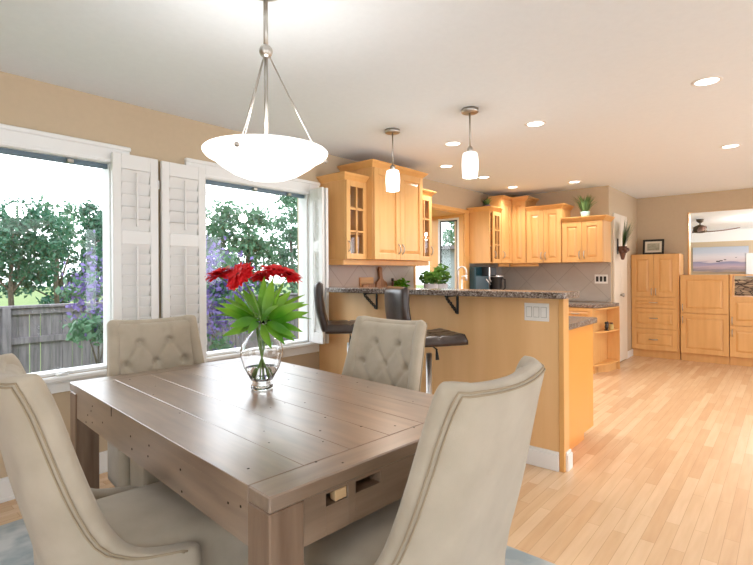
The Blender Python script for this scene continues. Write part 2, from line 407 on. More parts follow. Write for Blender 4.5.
# ---------------------------------------------------------------- windows
def window(name, w, cas, sill_drop, lab):
    x0, x1, z0, z1 = w; cx0, cx1, ct = cas
    root = bpy.data.objects.new(name, None); COL.objects.link(root); root.location = ((x0+x1)/2, WY, z0)
    struct(root, lab, 'window')
    X, Z = (x0+x1)/2, z0
    b = MB()
    def bx(a, c, d, e, f, g, bev=.003): b.box(a-X, c-X, d-WY, e-WY, f-Z, g-Z, bev)
    bx(cx0, x0, WY-.022, WY, z0-.02, ct); bx(x1, cx1, WY-.022, WY, z0-.02, ct); bx(x0, x1, WY-.022, WY, z1, ct)
    bx(cx0-.005, cx1+.005, WY-.034, WY, ct-.03, ct, .006)
    bx(x0-.012, x1+.012, WY-.028, WY-.02, z1-.012, z1+.012)
    b.build('casing', M['white'], root)
    b = MB()
    def bx(a, c, d, e, f, g, bev=.003): b.box(a-X, c-X, d-WY, e-WY, f-Z, g-Z, bev)
    bx(cx0-.01, cx1+.01, WY-.05, WY+.0, z0-.035, z0-.002, .008); bx(cx0+.01, cx1-.01, WY-.02, WY, z0-.105, z0-.037)
    b.build('sill', M['white'], root)
    b = MB()
    def bx(a, c, d, e, f, g, bev=.002): b.box(a-X, c-X, d-WY, e-WY, f-Z, g-Z, bev)
    t = .014
    bx(x0, x0+t, WY+.0, WY+.12, z0, z1); bx(x1-t, x1, WY, WY+.12, z0, z1); bx(x0, x1, WY, WY+.12, z0, z0+t*1.3); bx(x0, x1, WY, WY+.12, z1-t, z1)
    b.build('sash_frame', M['white'], root)
    b = MB(); b.box(x0+t-X, x1-t-X, .085, .089, .028, z1-z0-t)
    b.build('pane', M['pane'], root)
    b = MB(); b.box(x0+t-X, x1-t-X, .03, .06, z1-z0-t-.03, z1-z0-t)
    b.build('head_track', plain('blue_grey_track', (.13, .19, .24), .5), root)
    for fx in ((x0*.72+x1*.28), (x0*.25+x1*.75)):
        b = MB(); b.box(fx-X-.035, fx-X+.035, -.03, .0, .0, .012, .004); b.tube([(fx-X, -.015, .01), (fx-X+.03, -.03, .02), (fx-X+.06, -.035, .014)], .006, 8)
        b.build('crank_handle', M['white'], root)
    for fx in (x0*.55+x1*.45, x0*.2+x1*.8):
        b = MB(); b.box(fx-X-.018, fx-X+.018, .0, .03, z1-z0-.045, z1-z0-.022, .003); b.build('latch', M['steel'], root)
    return root
window('window_1', W1, (-.013, 1.411, 2.171), .1, 'wide picture window at far left')
window('window_2', W2, (1.815, 3.165, 2.176), .1, 'picture window behind the red flowers')

# garden (bay) window above the sink
def bay():
    x0, x1, z0, z1 = W3; yo = 3.97
    root = bpy.data.objects.new('window_3', None); COL.objects.link(root); struct(root, 'wood-lined bay window over the sink', 'window')
    b = MB()
    b.box(x1, x1+.12, WY-.02, WY, z0-.02, z1+.055, .004); b.box(x0-.03, x0, WY-.02, WY, z0-.02, z1+.055, .004)
    b.box(x0-.03, x1+.12, WY-.026, WY, z1, z1+.055, .005)
    b.build('casing', M['maple_trim'], root)
    b = MB()
    b.box(x0+.002, x1-.002, WY+.001, yo+.05, z1-.012, z1+.02); b.box(x0+.002, x1-.002, WY+.001, yo+.05, z0-.02, z0+.012)
    for x in (x1-.012, x0+.012):
        s = 1 if x > 5 else -1
        b.box(x, x+.03*s, WY, 3.52, z0, z1); b.box(x, x+.03*s, 3.87, yo+.05, z0, z1)
        b.box(x, x+.03*s, 3.52, 3.87, z1-.05, z1); b.box(x, x+.03*s, 3.52, 3.87, z0, z0+.06)
    b.box(x0, x1, yo, yo+.04, z1-.05, z1); b.box(x0, x1, yo, yo+.04, z0, z0+.05); b.box(5.3, 5.36, yo, yo+.04, z0, z1)
    b.build('lining', M['maple_trim'], root)
    for x in (x1, x0):
        s = 1 if x == x1 else -1
        f = MB()
        for a, c in ((3.52, 3.55), (3.84, 3.87)): f.box(x-.012*s, x+.02*s, a, c, z0+.06, z1-.05, .003)
        f.box(x-.012*s, x+.02*s, 3.55, 3.84, z1-.08, z1-.05, .003); f.box(x-.012*s, x+.02*s, 3.55, 3.84, z0+.06, z0+.09, .003)
        f.build('sash_frame', M['white'], root)
        f = MB()
        for a, c in ((3.55, 3.565), (3.825, 3.84)): f.box(x-.004*s, x+.012*s, a, c, z0+.09, z1-.08)
        f.box(x-.004*s, x+.012*s, 3.55, 3.84, z1-.10, z1-.08)
        f.build('screen_frame', M['black'], root)
        f = MB(); f.box(x+.006*s, x+.009*s, 3.55, 3.84, z0+.09, z1-.08); f.build('pane', M['pane'], root)
    for a, c in ((x0, 5.3), (5.36, x1)):
        f = MB(); f.box(a, c, yo+.018, yo+.022, z0+.05, z1-.05); f.build('pane', M['pane'], root)
bay()
# small recessed lamp in the bay head
t = thing('downlight', 'tiny recessed light in wood head of the sink window', 'light', (5.45, 3.62, W3[3]))
b = MB(); b.lathe([(0, -.004), (.035, -.004), (.035, 0), (0, 0)], 20); b.build('lens', M['led'], t)
b = MB(); b.lathe([(.036, 0), (.036, -.006), (.05, -.003), (.05, 0)], 20); b.build('trim_ring', M['white'], t)

# ---------------------------------------------------------------- plantation shutters
def shutter(label, loc, rz, w=.31, h=1.5, grp='white plantation shutters at the dining windows', fold=False):
    t = thing('plantation_shutter', label, 'shutter', loc, rz, grp)
    b = MB(); st = .055; th = .028
    b.box(0, st, -th, 0, 0, h, .003); b.box(w-st, w, -th, 0, 0, h, .003)
    mids = [(0, .10), (h*.60, h*.60+.085), (h-.10, h)]
    for a, c in mids: b.box(st, w-st, -th, 0, a, c, .003)
    b.build('frame', M['shutter'], t)
    for (a, c) in ((mids[0][1], mids[1][0]), (mids[1][1], mids[2][0])):
        n = round((c-a)/.076); b = MB()
        for k in range(n):
            z = a + (k+.5)*(c-a)/n
            m = Matrix.Translation((0, -th/2, z)) @ Matrix.Rotation(math.radians(19), 4, 'X')
            b.box(st+.002, w-st-.002, -.004, .004, -.041, .041, .002, m)
        b.build('louver_bank', M['shutter'], t)
        b = MB(); b.box(w/2-.006, w/2+.006, -th-.020, -th-.006, a+.03, c-.02, .002); b.build('tilt_rod', M['shutter'], t)
    for z in (.18, h-.18):
        b = MB(); b.box(w-.006, w+.006, -th-.004, -th+.004, z-.03, z+.03); b.build('hinge', M['white'], t)
    return t
shutter('open white louvered shutter against the wall, hinged to the far left window', (1.283, WY-.036, .615), 0, .303)
shutter('open white louvered shutter folded toward the far left window, hinged at flower window', (1.612, WY-.036, .612), 0, .335)
# two folded leaves standing out into the room at the right of window 2
shutter('white shutter leaf standing out into the room beside the wood cabinets', (3.050, WY-.04, .66), math.radians(-95), .19, 1.43)
shutter('second folded shutter leaf tucked behind the outer one, by the bar', (3.100, WY-.04, .66), math.radians(-95), .19, 1.43)

# ---------------------------------------------------------------- cabinet helpers (local: front faces -y, origin at front-bottom-left of body)
def pull(name, parent, x, z, length=.10, vert=True, mat=None, y=-.022):
    b = MB(); pts = []
    for k in range(9):
        u = k/8*2-1; d = y - .028*(1-abs(u)**3)
        pts.append((x, d, z+u*length/2) if vert else (x+u*length/2, d, z))
    b.tube(pts, .0055, 8)
    return b.build(name, mat or M['steel'], parent)

def panel_front(parent, name, x0, x1, z0, z1, handle=None, flat=False, mat=None):
    g = .002; x0 += g; x1 -= g; z0 += g; z1 -= g
    b = MB(); st = min(.062, (z1-z0)*.28, (x1-x0)*.28)
    b.box(x0, x1, -.010, -.001, z0, z1)
    b.box(x0, x0+st, -.022, -.010, z0, z1, .002); b.box(x1-st, x1, -.022, -.010, z0, z1, .002)
    b.box(x0+st, x1-st, -.022, -.010, z1-st, z1, .002); b.box(x0+st, x1-st, -.022, -.010, z0, z0+st, .002)
    b.frustum(x0+st+.006, x1-st-.006, z0+st+.006, z1-st-.006, -.010, -.020, min(.028, (z1-z0-2*st)*.3))
    o = b.build(name, mat or M['maple'], parent)
    if handle:
        hx, hz, v = handle
        pull('handle', o, hx, hz, .10 if v else .11, v)
    return o

def glass_front(parent, x0, x1, z0, z1, hx, hz, cols=2, rows=3):
    g = .002; x0 += g; x1 -= g; z0 += g; z1 -= g; st = .052
    b = MB()
    b.box(x0, x0+st, -.022, -.001, z0, z1, .002); b.box(x1-st, x1, -.022, -.001, z0, z1, .002)
    b.box(x0+st, x1-st, -.022, -.001, z1-st, z1, .002); b.box(x0+st, x1-st, -.022, -.001, z0, z0+st, .002)
    for k in range(1, cols):
        x = x0+st+(x1-x0-2*st)*k/cols; b.box(x-.008, x+.008, -.020, -.004, z0+st, z1-st)
    for k in range(1, rows):
        z = z0+st+(z1-z0-2*st)*k/rows; b.box(x0+st, x1-st, -.020, -.004, z-.008, z+.008)
    o = b.build('door', M['maple'], parent)
    b = MB(); b.box(x0+st-.004, x1-st+.004, -.0075, -.0055, z0+st-.004, z1-st+.004); b.build('pane', M['cab_glass'], o)
    pull('handle', o, hx, hz)
    return o

def crown(parent, x0, x1, d, z, left=True, right=True, mat=None, proj=.055, ht=.062):
    """Stepped crown moulding around the top of a wall cabinet (front and exposed sides)."""
    b = MB()
    prof = [(0, 0), (.008, 0), (.014, .012), (.03, .030), (proj-.008, .044), (proj-.004, ht-.010), (proj, ht-.008), (proj, ht), (0, ht)]
    rows = []
    for p, h in prof:
        l = p if left else 0; r = p if right else 0
        rows.append([(x0-l, d, z+h), (x0-l, -p, z+h), (x1+r, -p, z+h), (x1+r, d, z+h)])
    b.grid(rows, smooth=False)
    b.verts([(x0-(proj if left else 0), d, z+ht), (x0-(proj if left else 0), -proj, z+ht), (x1+(proj if right else 0), -proj, z+ht), (x1+(proj if right else 0), d, z+ht)], [(0, 1, 2, 3)])
    return b.build('crown_moulding', mat or M['maple_trim'], parent)

def solid_body(parent, w, d, h, z0=0):
    b = MB(); b.box(0, w, 0, d, z0, h, .0015); return b.build('body', M['maple'], parent)
def hollow_body(parent, w, d, h, shelves=2, back=None):
    b = MB(); t = .018
    b.box(0, t, 0, d, 0, h); b.box(w-t, w, 0, d, 0, h); b.box(t, w-t, 0, d, 0, t); b.box(t, w-t, 0, d, h-t, h); b.box(t, w-t, d-t, d, t, h-t)
    for k in range(1, shelves+1): b.box(t, w-t, .02, d-t, h*k/(shelves+1)-.008, h*k/(shelves+1)+.008)
    return b.build('body', M['maple'], parent)

# upper cabinets on the window wall
ZB = 1.435
t = thing('wall_cabinet', 'short glass-door wall cabinet nearest the dining window', 'cabinet', (3.195, 3.12, ZB), 0, 'maple wall cabinets')
hollow_body(t, .285, WY-3.122, .735); glass_front(t, 0, .285, 0, .735, .026, .12); crown(t, 0, .285, WY-3.122, .735, True, False)
t = thing('wall_cabinet', 'tall two-door wall cabinet between two glass-door cabinets', 'cabinet', (3.482, 3.03, ZB), 0, 'maple wall cabinets')
solid_body(t, .81, WY-3.032, .885); panel_front(t, 'door', .004, .405, 0, .885, (.375, .11, True)); panel_front(t, 'door', .405, .806, 0, .885, (.435, .11, True)); crown(t, 0, .81, WY-3.032, .885)
t = thing('wall_cabinet', 'narrow glass-door wall cabinet beside the sink window', 'cabinet', (4.294, 3.12, ZB), 0, 'maple wall cabinets')
hollow_body(t, .30, WY-3.122, .735); glass_front(t, 0, .30, 0, .735, .274, .12); crown(t, 0, .30, WY-3.122, .735, False, True)
b = MB(); b.box(3.195, 4.594, 3.14, 3.16, 1.383, ZB-.001, .003); b.box(3.195, 3.215, 3.16, WY-.001, 1.383, ZB-.001, .003)
b.box(4.574, 4.594, 3.16, WY-.001, 1.383, ZB-.001, .003)
tag(b.build('light_valance', M['maple_trim']), 'wood light rail under the left wall cabinets', 'valance')
# corner side
t = thing('wall_cabinet', 'glass-door wall cabinet right of the sink window, plant on top', 'cabinet', (6.03, 3.12, ZB), 0, 'maple wall cabinets')
hollow_body(t, .31, WY-3.122, .715); glass_front(t, .06, .31, 0, .715, .086, .12); crown(t, 0, .31, WY-3.122, .715, True, False)
t = thing('wall_cabinet', 'tall folding-door corner cabinet where the kitchen walls meet', 'cabinet', (6.342, 3.12, ZB), 0, 'maple wall cabinets')
b = MB(); b.prism([(0, 0), (.358, 0), (.358, -.235), (.706, -.235), (.706, .18), (0, .18)], 0, .905); b.build('body', M['maple'], t)
panel_front(t, 'door', .004, .333, 0, .905, (.05, .12, True))
r = bpy.data.objects.new('hinged_leaf', None); COL.objects.link(r); r.parent = t; r.location = (.358, -.022, 0); r.rotation_euler = (0, 0, -PI/2)
panel_front(r, 'door', 0, .210, 0, .905)
b = MB()
for k, (p, h0, h1) in enumerate(((.012, .93, .95), (.03, .95, .965), (.05, .965, .99))):
    b.prism([(0, -p), (.358-p, -p), (.358-p, -.235-p), (.706, -.235-p), (.706, .18), (0, .18)], h0-.025, h1-.025)
b.build('crown_moulding', M['maple_trim'], t)
def wcab_back(label, ytop, w, h, sides):
    t = thing('wall_cabinet', label, 'cabinet', (6.70, ytop, ZB), -PI/2, 'maple wall cabinets')
    solid_body(t, w, KX-6.702, h)
    panel_front(t, 'door', .003, w/2, 0, h, (w/2-.03, .10, True)); panel_front(t, 'door', w/2, w-.003, 0, h, (w/2+.03, .10, True))
    crown(t, 0, w, KX-6.702, h, *sides)
    return t
wcab_back('middle-height two-door wall cabinet on the kitchen back wall', 2.878, .50, .745, (False, True))
wcab_back('lowest two-door wall cabinet at right end, grass plant on top', 2.372, .53, .545, (False, True))
b = MB(); b.box(6.36, 6.70, 3.15, 3.17, 1.388, ZB-.001, .003); b.box(6.72, 6.74, 2.72, 3.15, 1.388, ZB-.001, .003)
tag(b.build('light_valance', M['maple_trim']), 'wood light rail under the corner wall cabinet', 'valance')

# backsplashes
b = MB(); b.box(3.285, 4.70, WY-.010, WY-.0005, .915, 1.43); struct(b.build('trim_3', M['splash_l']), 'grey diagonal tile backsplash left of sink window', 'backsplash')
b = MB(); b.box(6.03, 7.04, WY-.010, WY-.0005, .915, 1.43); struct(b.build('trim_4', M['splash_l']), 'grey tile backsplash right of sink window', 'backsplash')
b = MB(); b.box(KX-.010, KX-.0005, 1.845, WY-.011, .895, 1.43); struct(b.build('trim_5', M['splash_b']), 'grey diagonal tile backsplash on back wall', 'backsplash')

# base cabinets, window wall (hidden behind the bar)
t = thing('base_cabinet', 'sink base cabinets along the window wall behind the bar', 'cabinet', (3.99, 2.85, 0), 0)
b = MB(); b.box(0, 2.40, 0, WY-2.852, .1, .872); b.box(.02, 2.38, .06, WY-2.86, 0, .1); b.build('body', M['maple'], t)
for k in range(4): panel_front(t, 'door', .6*k, .6*k+.6, .1, .87, (.6*k+.06, .78, True))
b = MB(); b.box(3.99, KX-.011, 2.82, WY-.011, .874, .914, .004); tag(b.build('countertop', M['granite']), 'speckled granite worktop under the sink window', 'countertop')
# back wall base run
t = thing('base_cabinet', 'maple base cabinet under the back granite counter with drawer', 'cabinet', (6.43, 2.84, 0), -PI/2)
b = MB(); b.box(0, .945, 0, KX-6.432, .1, .846, .0015); b.box(0, .945, .06, KX-6.44, 0, .1); b.build('body', M['maple'], t)
panel_front(t, 'drawer', 0, .48, .69, .842, (.24, .765, False)); panel_front(t, 'drawer', .48, .943, .69, .842, (.73, .765, False))
panel_front(t, 'door', 0, .48, .1, .69, (.43, .60, True)); panel_front(t, 'door', .48, .943, .1, .69, (.53, .60, True))
# open end shelf unit
t = thing('end_shelf', 'open curved maple end shelf beside the bifold door', 'shelf', (0, 0, 0))
def shelf_poly(i=0):
    pts = [(KX-.016, 1.892)]
    for k in range(9):
        a = k/8
        pts.append((KX-.016-.585*a, 1.892-(.145-i)*math.cos(a*PI/2)**.7 if a < 1 else 1.892))
    return pts
b = MB()
for z in (.10, .52, .82):
    b = MB(); b.prism(shelf_poly(.01 if z > .8 else 0), z, z+.02); b.build('shelf_board', M['maple_trim'], t)
b = MB(); b.prism([(KX-.05, 1.892), (KX-.05, 1.77), (6.75, 1.80), (6.60, 1.892)], .0, .1); b.build('toe_kick', M['maple'], t)
b = MB(); b.box(KX-.022, KX-.016, 1.735, 1.892, .0, .84); b.build('back_panel', M['maple'], t)
b = MB(); b.prism([(KX-.011, 2.835), (6.40, 2.815), (6.40, 1.87), (6.47, 1.835), (6.97, 1.725), (KX-.011, 1.74)], .848, .888, .004)
tag(b.build('countertop', M['granite']), 'granite counter on the back base cabinet with clipped corner', 'countertop')
# ornaments on shelf
t = thing('rooster_figurine', 'small dark rooster-like ornament on the open end shelf', 'ornament', (6.72, 1.815, .541))
b = MB(); b.sphere((0, 0, .045), .04, 2, (1, .6, 1)); b.sphere((-.02, 0, .095), .02, 2); b.tube([(.03, 0, .05), (.055, 0, .09), (.05, 0, .115)], .01, 8, rs=[.018, .014, .004]); b.lathe([(0, 0), (.03, 0), (.03, .01), (0, .012)], 14)
b.build('body', M['black'], t)
t = thing('spice_jar', 'small straw-coloured jar beside the dark ornament on end shelf', 'jar', (6.82, 1.785, .541))
b = MB(); b.lathe([(0, 0), (.026, 0), (.03, .01), (.03, .06), (.02, .075), (0, .075)], 16); b.build('body', M['yellow'], t)
b = MB(); b.lathe([(0, .075), (.022, .075), (.022, .095), (0, .095)], 16); b.build('lid', M['brown'], t)

# ---------------------------------------------------------------- breakfast bar
BX = 3.168
t = thing('breakfast_bar', 'maple-panelled raised breakfast bar wall with white baseboard', 'bar', (BX, 1.12, 0))
b = MB(); b.box(.012, .10, .012, WY-1.122, 0, 1.134); b.build('core', M['panel'], t)
b = MB(); b.box(0, .012, .03, WY-1.122, 0, 1.134); b.build('front_panel', M['panel'], t)
b = MB(); b.box(-.006, .022, -.006, .028, 0, 1.134, .003); b.box(.022, .10, -.002, .012, 0, 1.134, .001); b.build('corner_post', M['maple_trim'], t)
b = MB()
b.box(-.018, 0, .03, WY-1.15, 0, .105, .002); b.box(-.011, 0, .03, WY-1.15, .105, .125, .002)
b.box(.024, .112, -.020, -.002, 0, .105, .002); b.box(.024, .106, -.012, -.002, .105, .125, .002)
b.build('baseboard', M['white'], t)
b = MB()
pl = []
def rounded_rect(x0, x1, y0, y1, r, corners):
    out = []
    for (cx, cy, a0, key) in ((x1-r, y0+r, -90, 'se'), (x1-r, y1-r, 0, 'ne'), (x0+r, y1-r, 90, 'nw'), (x0+r, y0+r, 180, 'sw')):
        if key in corners:
            for k in range(7): a = math.radians(a0+15*k); out.append((cx+r*math.cos(a), cy+r*math.sin(a)))
        else:
            out.append((x1 if 'e' in key else x0, y0 if 's' in key else y1))
    return out
b.prism([p for p in rounded_rect(2.98, 3.285, 1.045, WY-.002, .03, ('sw', 'se')) if not (p[1] > 3 and p[0] < 3)][:8]+[(3.16, WY-.002), (3.16, 3.16), (2.98, 3.16)]+[p for p in rounded_rect(2.98, 3.285, 1.045, WY-.002, .03, ('sw', 'se')) if p[0] < 3.02 and p[1] < 1.1], 1.136, 1.176, .004)
tag(b.build('countertop', M['granite']), 'long speckled granite bar top on the raised bar', 'countertop')
# iron brackets
for y, lab in ((2.71, 'black scrolled iron bracket under the bar near the window end'), (1.906, 'black scrolled iron bracket under the bar left of the switch plate'), (3.25, 'black scrolled iron bracket at the wall end of the bar')):
    if y > 3: continue
    t = thing('shelf_bracket', lab, 'bracket', (BX, y, 1.135), 0, 'iron brackets under the bar top')
    b = MB(); b.box(-.012, -.0005, -.009, .009, -.145, -.0005, .002); b.build('upright', M['iron'], t)
    b = MB(); b.box(-.175, -.012, -.009, .009, -.010, -.0005, .002); b.build('arm', M['iron'], t)
    b = MB()
    pts = []
    for k in range(41):
        u = k/40; bx_ = -.165+.153*u; bz_ = -.012-.122*u
        a = u*PI*6; off = .011*math.sin(a)
        pts.append((bx_+off*.62, 0, bz_+off*.78))
    b.tube(pts, .006, 6)
    pts = [(p[0]-.018*math.sin(i/40*PI*6)*.62*1.1, p[1], p[2]-.018*math.sin(i/40*PI*6)*.78*1.1) for i, p in enumerate(pts)]
    b.tube(pts, .006, 6)
    b.build('scroll', M['iron'], t)
# triple switch plate on bar
t = thing('switch_plate', 'white three-gang switch plate on the maple bar panel', 'switch', (BX, 1.295, 1.034))
b = MB(); b.box(-.006, -.0002, -.085, .085, -.060, .060, .002); b.build('plate', M['plate'], t)
for k in (-1, 0, 1):
    b = MB(); b.box(-.0072, -.006, .05*k-.0195, .05*k+.0195, -.0355, .0355); b.build('rocker_frame', M['rocker_gap'], t)
    b = MB(); b.box(-.011, -.0072, .05*k-.0165, .05*k+.0165, -.0325, .0325, .0015); b.build('rocker', M['plate'], t)
# kitchen side of bar: base cabinet + lower counter
t = thing('base_cabinet', 'maple base cabinet on the kitchen side of the bar', 'cabinet', (3.96, 1.17, 0), PI/2)
b = MB(); b.box(0, 2.27, 0, .684, .10, .903, .0015); b.box(.05, 2.27, .07, .684, 0, .10); b.build('body', plain('orange_maple_end', (.80, .34, .06), .35), t)
for k in range(4): panel_front(t, 'door', .55*k+.01, .55*k+.56, .10, .90, (.55*k+.06, .80, True))
b = MB(); b.prism(rounded_rect(3.275, 4.0, 1.14, 2.80, .03, ('se',)), .905, .945, .004); tag(b.build('countertop', M['granite']), 'lower granite counter tucked behind the raised bar', 'countertop')

# kitchen outlet plate
t = thing('outlet_plate', 'white plate with three black switches on the grey tile', 'outlet', (KX-.010, 1.966, 1.206))
b = MB(); b.box(-.007, -.0002, -.085, .085, -.062, .062, .002); b.build('plate', M['plate'], t)
for k in (-1, 0, 1):
    b = MB(); b.box(-.011, -.007, .05*k-.017, .05*k+.017, -.036, .036, .0015); b.build('switch', M['black'], t)

# ---------------------------------------------------------------- far built-in cabinets
def far_cab(label, ytop, w, h, depth=.39):
    t = thing('pantry_cabinet', label, 'cabinet', (8.25, ytop, 0), -PI/2, 'built-in maple cabinets on far wall')
    b = MB(); b.box(0, w, 0, depth, .117, h, .0015); b.build('body', M['maple'], t)
    b = MB(); b.box(0.0, w, .045, depth, 0, .116); b.build('toe_kick', M['maple'], t)
    return t
t = far_cab('tall far cabinet with two doors over three drawers, beside door', 1.835, .634, 1.567)
t.location.y = 1.862
W_ = .612
panel_front(t, 'door', .0, W_/2, .922, 1.565, (W_/2-.028, 1.0, True)); panel_front(t, 'door', W_/2, W_, .922, 1.565, (W_/2+.028, 1.0, True))
panel_front(t, 'drawer', 0, W_, .755, .918, (.30, .836, False)); panel_front(t, 'drawer', 0, W_, .445, .750, (.30, .60, False)); panel_front(t, 'drawer', 0, W_, .12, .440, (.30, .28, False))
t = far_cab('half-height far cabinet with stacked doors, under the seascape', 1.215, .575, 1.253)
panel_front(t, 'door', .0, .575,   .703, 1.25, (.03, .78, True)); panel_front(t, 'door', .0, .575, .12, .698, (.03, .60, True))
t = far_cab('low far cabinet at right edge of photo under the stone niche', .634, .72, .951)
panel_front(t, 'door', .0, .72,   .552, .949, (.03, .62, True)); panel_front(t, 'door', .0, .72, .12, .547, (.03, .45, True))
t = thing('niche_surround', 'maple box frame around the view of the stone fireplace', 'shelf', (8.25, .634, .953), -PI/2)
b = MB(); b.box(0, .03, 0, .395, 0, .305, .002); b.box(.03, .72, 0, .395, .285, .305, .002); b.box(.69, .72, 0, .395, 0, .285, .002)
b.build('surround', M['maple_trim'], t)
b = MB(); b.box(11.0, 11.395, -1.2, .95, 0, 1.15, .004); tag(b.build('stone_fireplace', M['stone']), 'stacked brown stone fireplace seen through wooden niche', 'fireplace')

# framed picture on tall cabinet
t = thing('picture_frame', 'small black-framed print standing on the tall far cabinet', 'picture', (8.44, 1.60, 1.569), -PI/2)
t.rotation_euler = (math.radians(-9), 0, -PI/2)
b = MB(); w, h = .29, .235
for a in ((-w/2, -w/2+.03, 0, h), (w/2-.03, w/2, 0, h), (-w/2+.03, w/2-.03, 0, .03), (-w/2+.03, w/2-.03, h-.03, h)): b.box(a[0], a[1], -.012, .010, a[2], a[3], .003)
b.build('frame', M['black'], t)
b = MB(); b.box(-w/2+.028, w/2-.028, -.004, .006, .028, h-.028); b.build('mat_board', M['paper'], t)
b = MB(); b.box(-w/2+.062, w/2-.062, -.006, -.004, .062, h-.062); b.build('print', M['small_art'], t)
# seascape canvas
t = thing('seascape_painting', 'long sunset seascape canvas hung beyond the half-height cabinet', 'painting', (11.4, 1.02, 1.525))
b = MB(); b.box(-.035, -.001, -.44, .44, -.25, .25, .003); b.build('canvas', M['painting'], t)
b = MB()
for (y, z, s) in ((.03, -.03, .03), (-.02, -.02, .025), (-.08, .0, .02), (-.25, .04, .012)): b.box(-.0375, -.0352, y-s, y+s, z-s*.35, z+s*.35)
b.build('painted_birds', M['black'], t)

# ceiling fan in living room
t = thing('ceiling_fan', 'dark bronze ceiling fan in the room beyond', 'fan', (12.8, 1.505, 2.46))
b = MB(); b.lathe([(0, -.001), (.0, -.001), (.075, -.001), (.065, -.05), (.03, -.08), (0, -.08)], 20); b.tube([(0, 0, -.07), (0, 0, -.16)], .014, 10); b.build('downrod', M['bronze'], t)
b = MB(); b.lathe([(0, -.12), (.05, -.13), (.13, -.17), (.14, -.25), (.13, -.29), (.05, -.305), (0, -.305)], 24); b.build('motor', M['bronze'], t)
for k in range(4):
    a = math.radians(-80+90*k); b = MB()
    rows = []
    for i in range(9):
        u = i/8; r_ = .11+.60*u; wd = .045+.03*math.sin(u*PI*.8); zz = -.275+.06*u*u
        tl = .012
        rows.append([(r_*math.cos(a)-wd*math.sin(a), r_*math.sin(a)+wd*math.cos(a), zz+tl), (r_*math.cos(a)+wd*math.sin(a), r_*math.sin(a)-wd*math.cos(a), zz-tl),
                     (r_*math.cos(a)+wd*math.sin(a), r_*math.sin(a)-wd*math.cos(a), zz-tl-.008), (r_*math.cos(a)-wd*math.sin(a), r_*math.sin(a)+wd*math.cos(a), zz+tl-.008)])
    b.grid(rows, True, True); b.build('blade', plain('walnut_blade', (.14, .05, .03), .4), t)

# bifold door
root = bpy.data.objects.new('door_1', None); COL.objects.link(root); struct(root, 'cream bifold closet door beside kitchen wall', 'door')
b = MB(); b.box(7.205, 7.54, DY-.03, DY-.002, .02, 2.12, .003); b.build('leaf', M['door'], root)
b = MB(); b.box(7.545, 7.88, DY-.03, DY-.002, .02, 2.12, .003); b.build('leaf', M['door'], root)
b = MB(); b.lathe([(0, 0), (.012, 0), (.012, .02), (.028, .03), (.03, .045), (.018, .055), (0, .056)], 18)
o = b.build('door_knob', M['steel'], root); o.rotation_euler = (PI/2, 0, 0); o.location = (7.51, DY-.03, .97)
# hanging dried arrangement
t = thing('hanging_plant', 'hanging twig and greenery arrangement in a wall pocket by door', 'plant', (7.36, DY-.031, 1.47))
b = MB(); b.lathe([(0, 0), (.02, .005), (.045, .10), (.06, .19), (.05, .19), (.035, .10), (0, .04)], 14, (0, -.065, 0)); b.sphere((0.02, -.12, .14), .03, 2); b.sphere((-.03, -.11, .12), .03, 2); b.build('wall_pocket', M['brown'], t)
b = MB(); b.box(-.03, .01, -.012, -.001, .08, .30, .004); b.build('back_board', M['black'], t)
b = MB(); rnd = random.Random(3)
for k in range(90):
    a = rnd.uniform(0, 2*PI); sp_ = rnd.uniform(.02, .22); h = rnd.uniform(.18, .46)
    p0 = Vector((0, -.065, .15)); p2 = Vector((sp_*math.cos(a), -.08-abs(sp_*math.sin(a))*.8, .15+h))
    d = Vector((.008+.006*rnd.random(), .005, 0))
    mid = (p0+p2)/2+Vector((0, 0, .03)); b.verts([p0-d*.4, p0+d*.4, mid+d, p2, mid-d], [(0, 1, 2, 3, 4)])
b.build('foliage', M['grassy'], t)

# ---------------------------------------------------------------- small kitchen things
def tuft_plant(parent, n, r, h, mat, seed, base_z, blade=.007):
    b = MB(); rnd = random.Random(seed)
    for k in range(n):
        a = rnd.uniform(0, 2*PI); rr = r*math.sqrt(rnd.random()); hh = h*rnd.uniform(.55, 1)
        s = Vector((math.cos(a), math.sin(a), 0)); q = Vector((-s.y, s.x, 0))*blade
        p0 = s*rr*.2+Vector((0, 0, base_z)); p1 = s*rr*.6+Vector((0, 0, base_z+hh*.65)); p2 = s*rr*1.15+Vector((0, 0, base_z+hh*(.9+.1*rnd.random())))
        b.verts([p0-q*.5, p0+q*.5, p1+q, p2, p1-q], [(0, 1, 2, 4), (4, 2, 3)])
    return b.build('foliage', mat, parent)
def leafy(parent, n, r, mat, seed, cz, leaf=.03, squash=.8):
    b = MB(); rnd = random.Random(seed)
    for k in range(n):
        v = Vector((rnd.gauss(0, 1), rnd.gauss(0, 1), rnd.gauss(0, 1))).normalized()*r*(rnd.random()**.4)
        v.z = v.z*squash+cz
        d = Vector((rnd.gauss(0, 1), rnd.gauss(0, 1), rnd.gauss(0, .5))).normalized(); q = d.cross(Vector((rnd.random(), rnd.random(), 1))).normalized()
        l = leaf*rnd.uniform(.7, 1.3)
        b.verts([v-d*l, v-q*l*.5, v+d*l, v+q*l*.5], [(0, 1, 2, 3)])
    return b.build('foliage', mat, parent)
def pot(parent, r, h, mat, name='pot'):
    b = MB(); b.lathe([(0, 0), (r*.75, 0), (r*.8, .004), (r, h-.006), (r, h), (r*.9, h), (r*.86, h*.86), (0, h*.84)], 22); return b.build(name, mat, parent)
t = thing('potted_grass', 'spiky green grass plant in pale teal pot on the lowest cabinet', 'plant', (6.80, 2.10, ZB+.545+.0625))
pot(t, .06, .075, M['teal_pot']); tuft_plant(t, 110, .17, .27, M['grassy'], 5, .06)
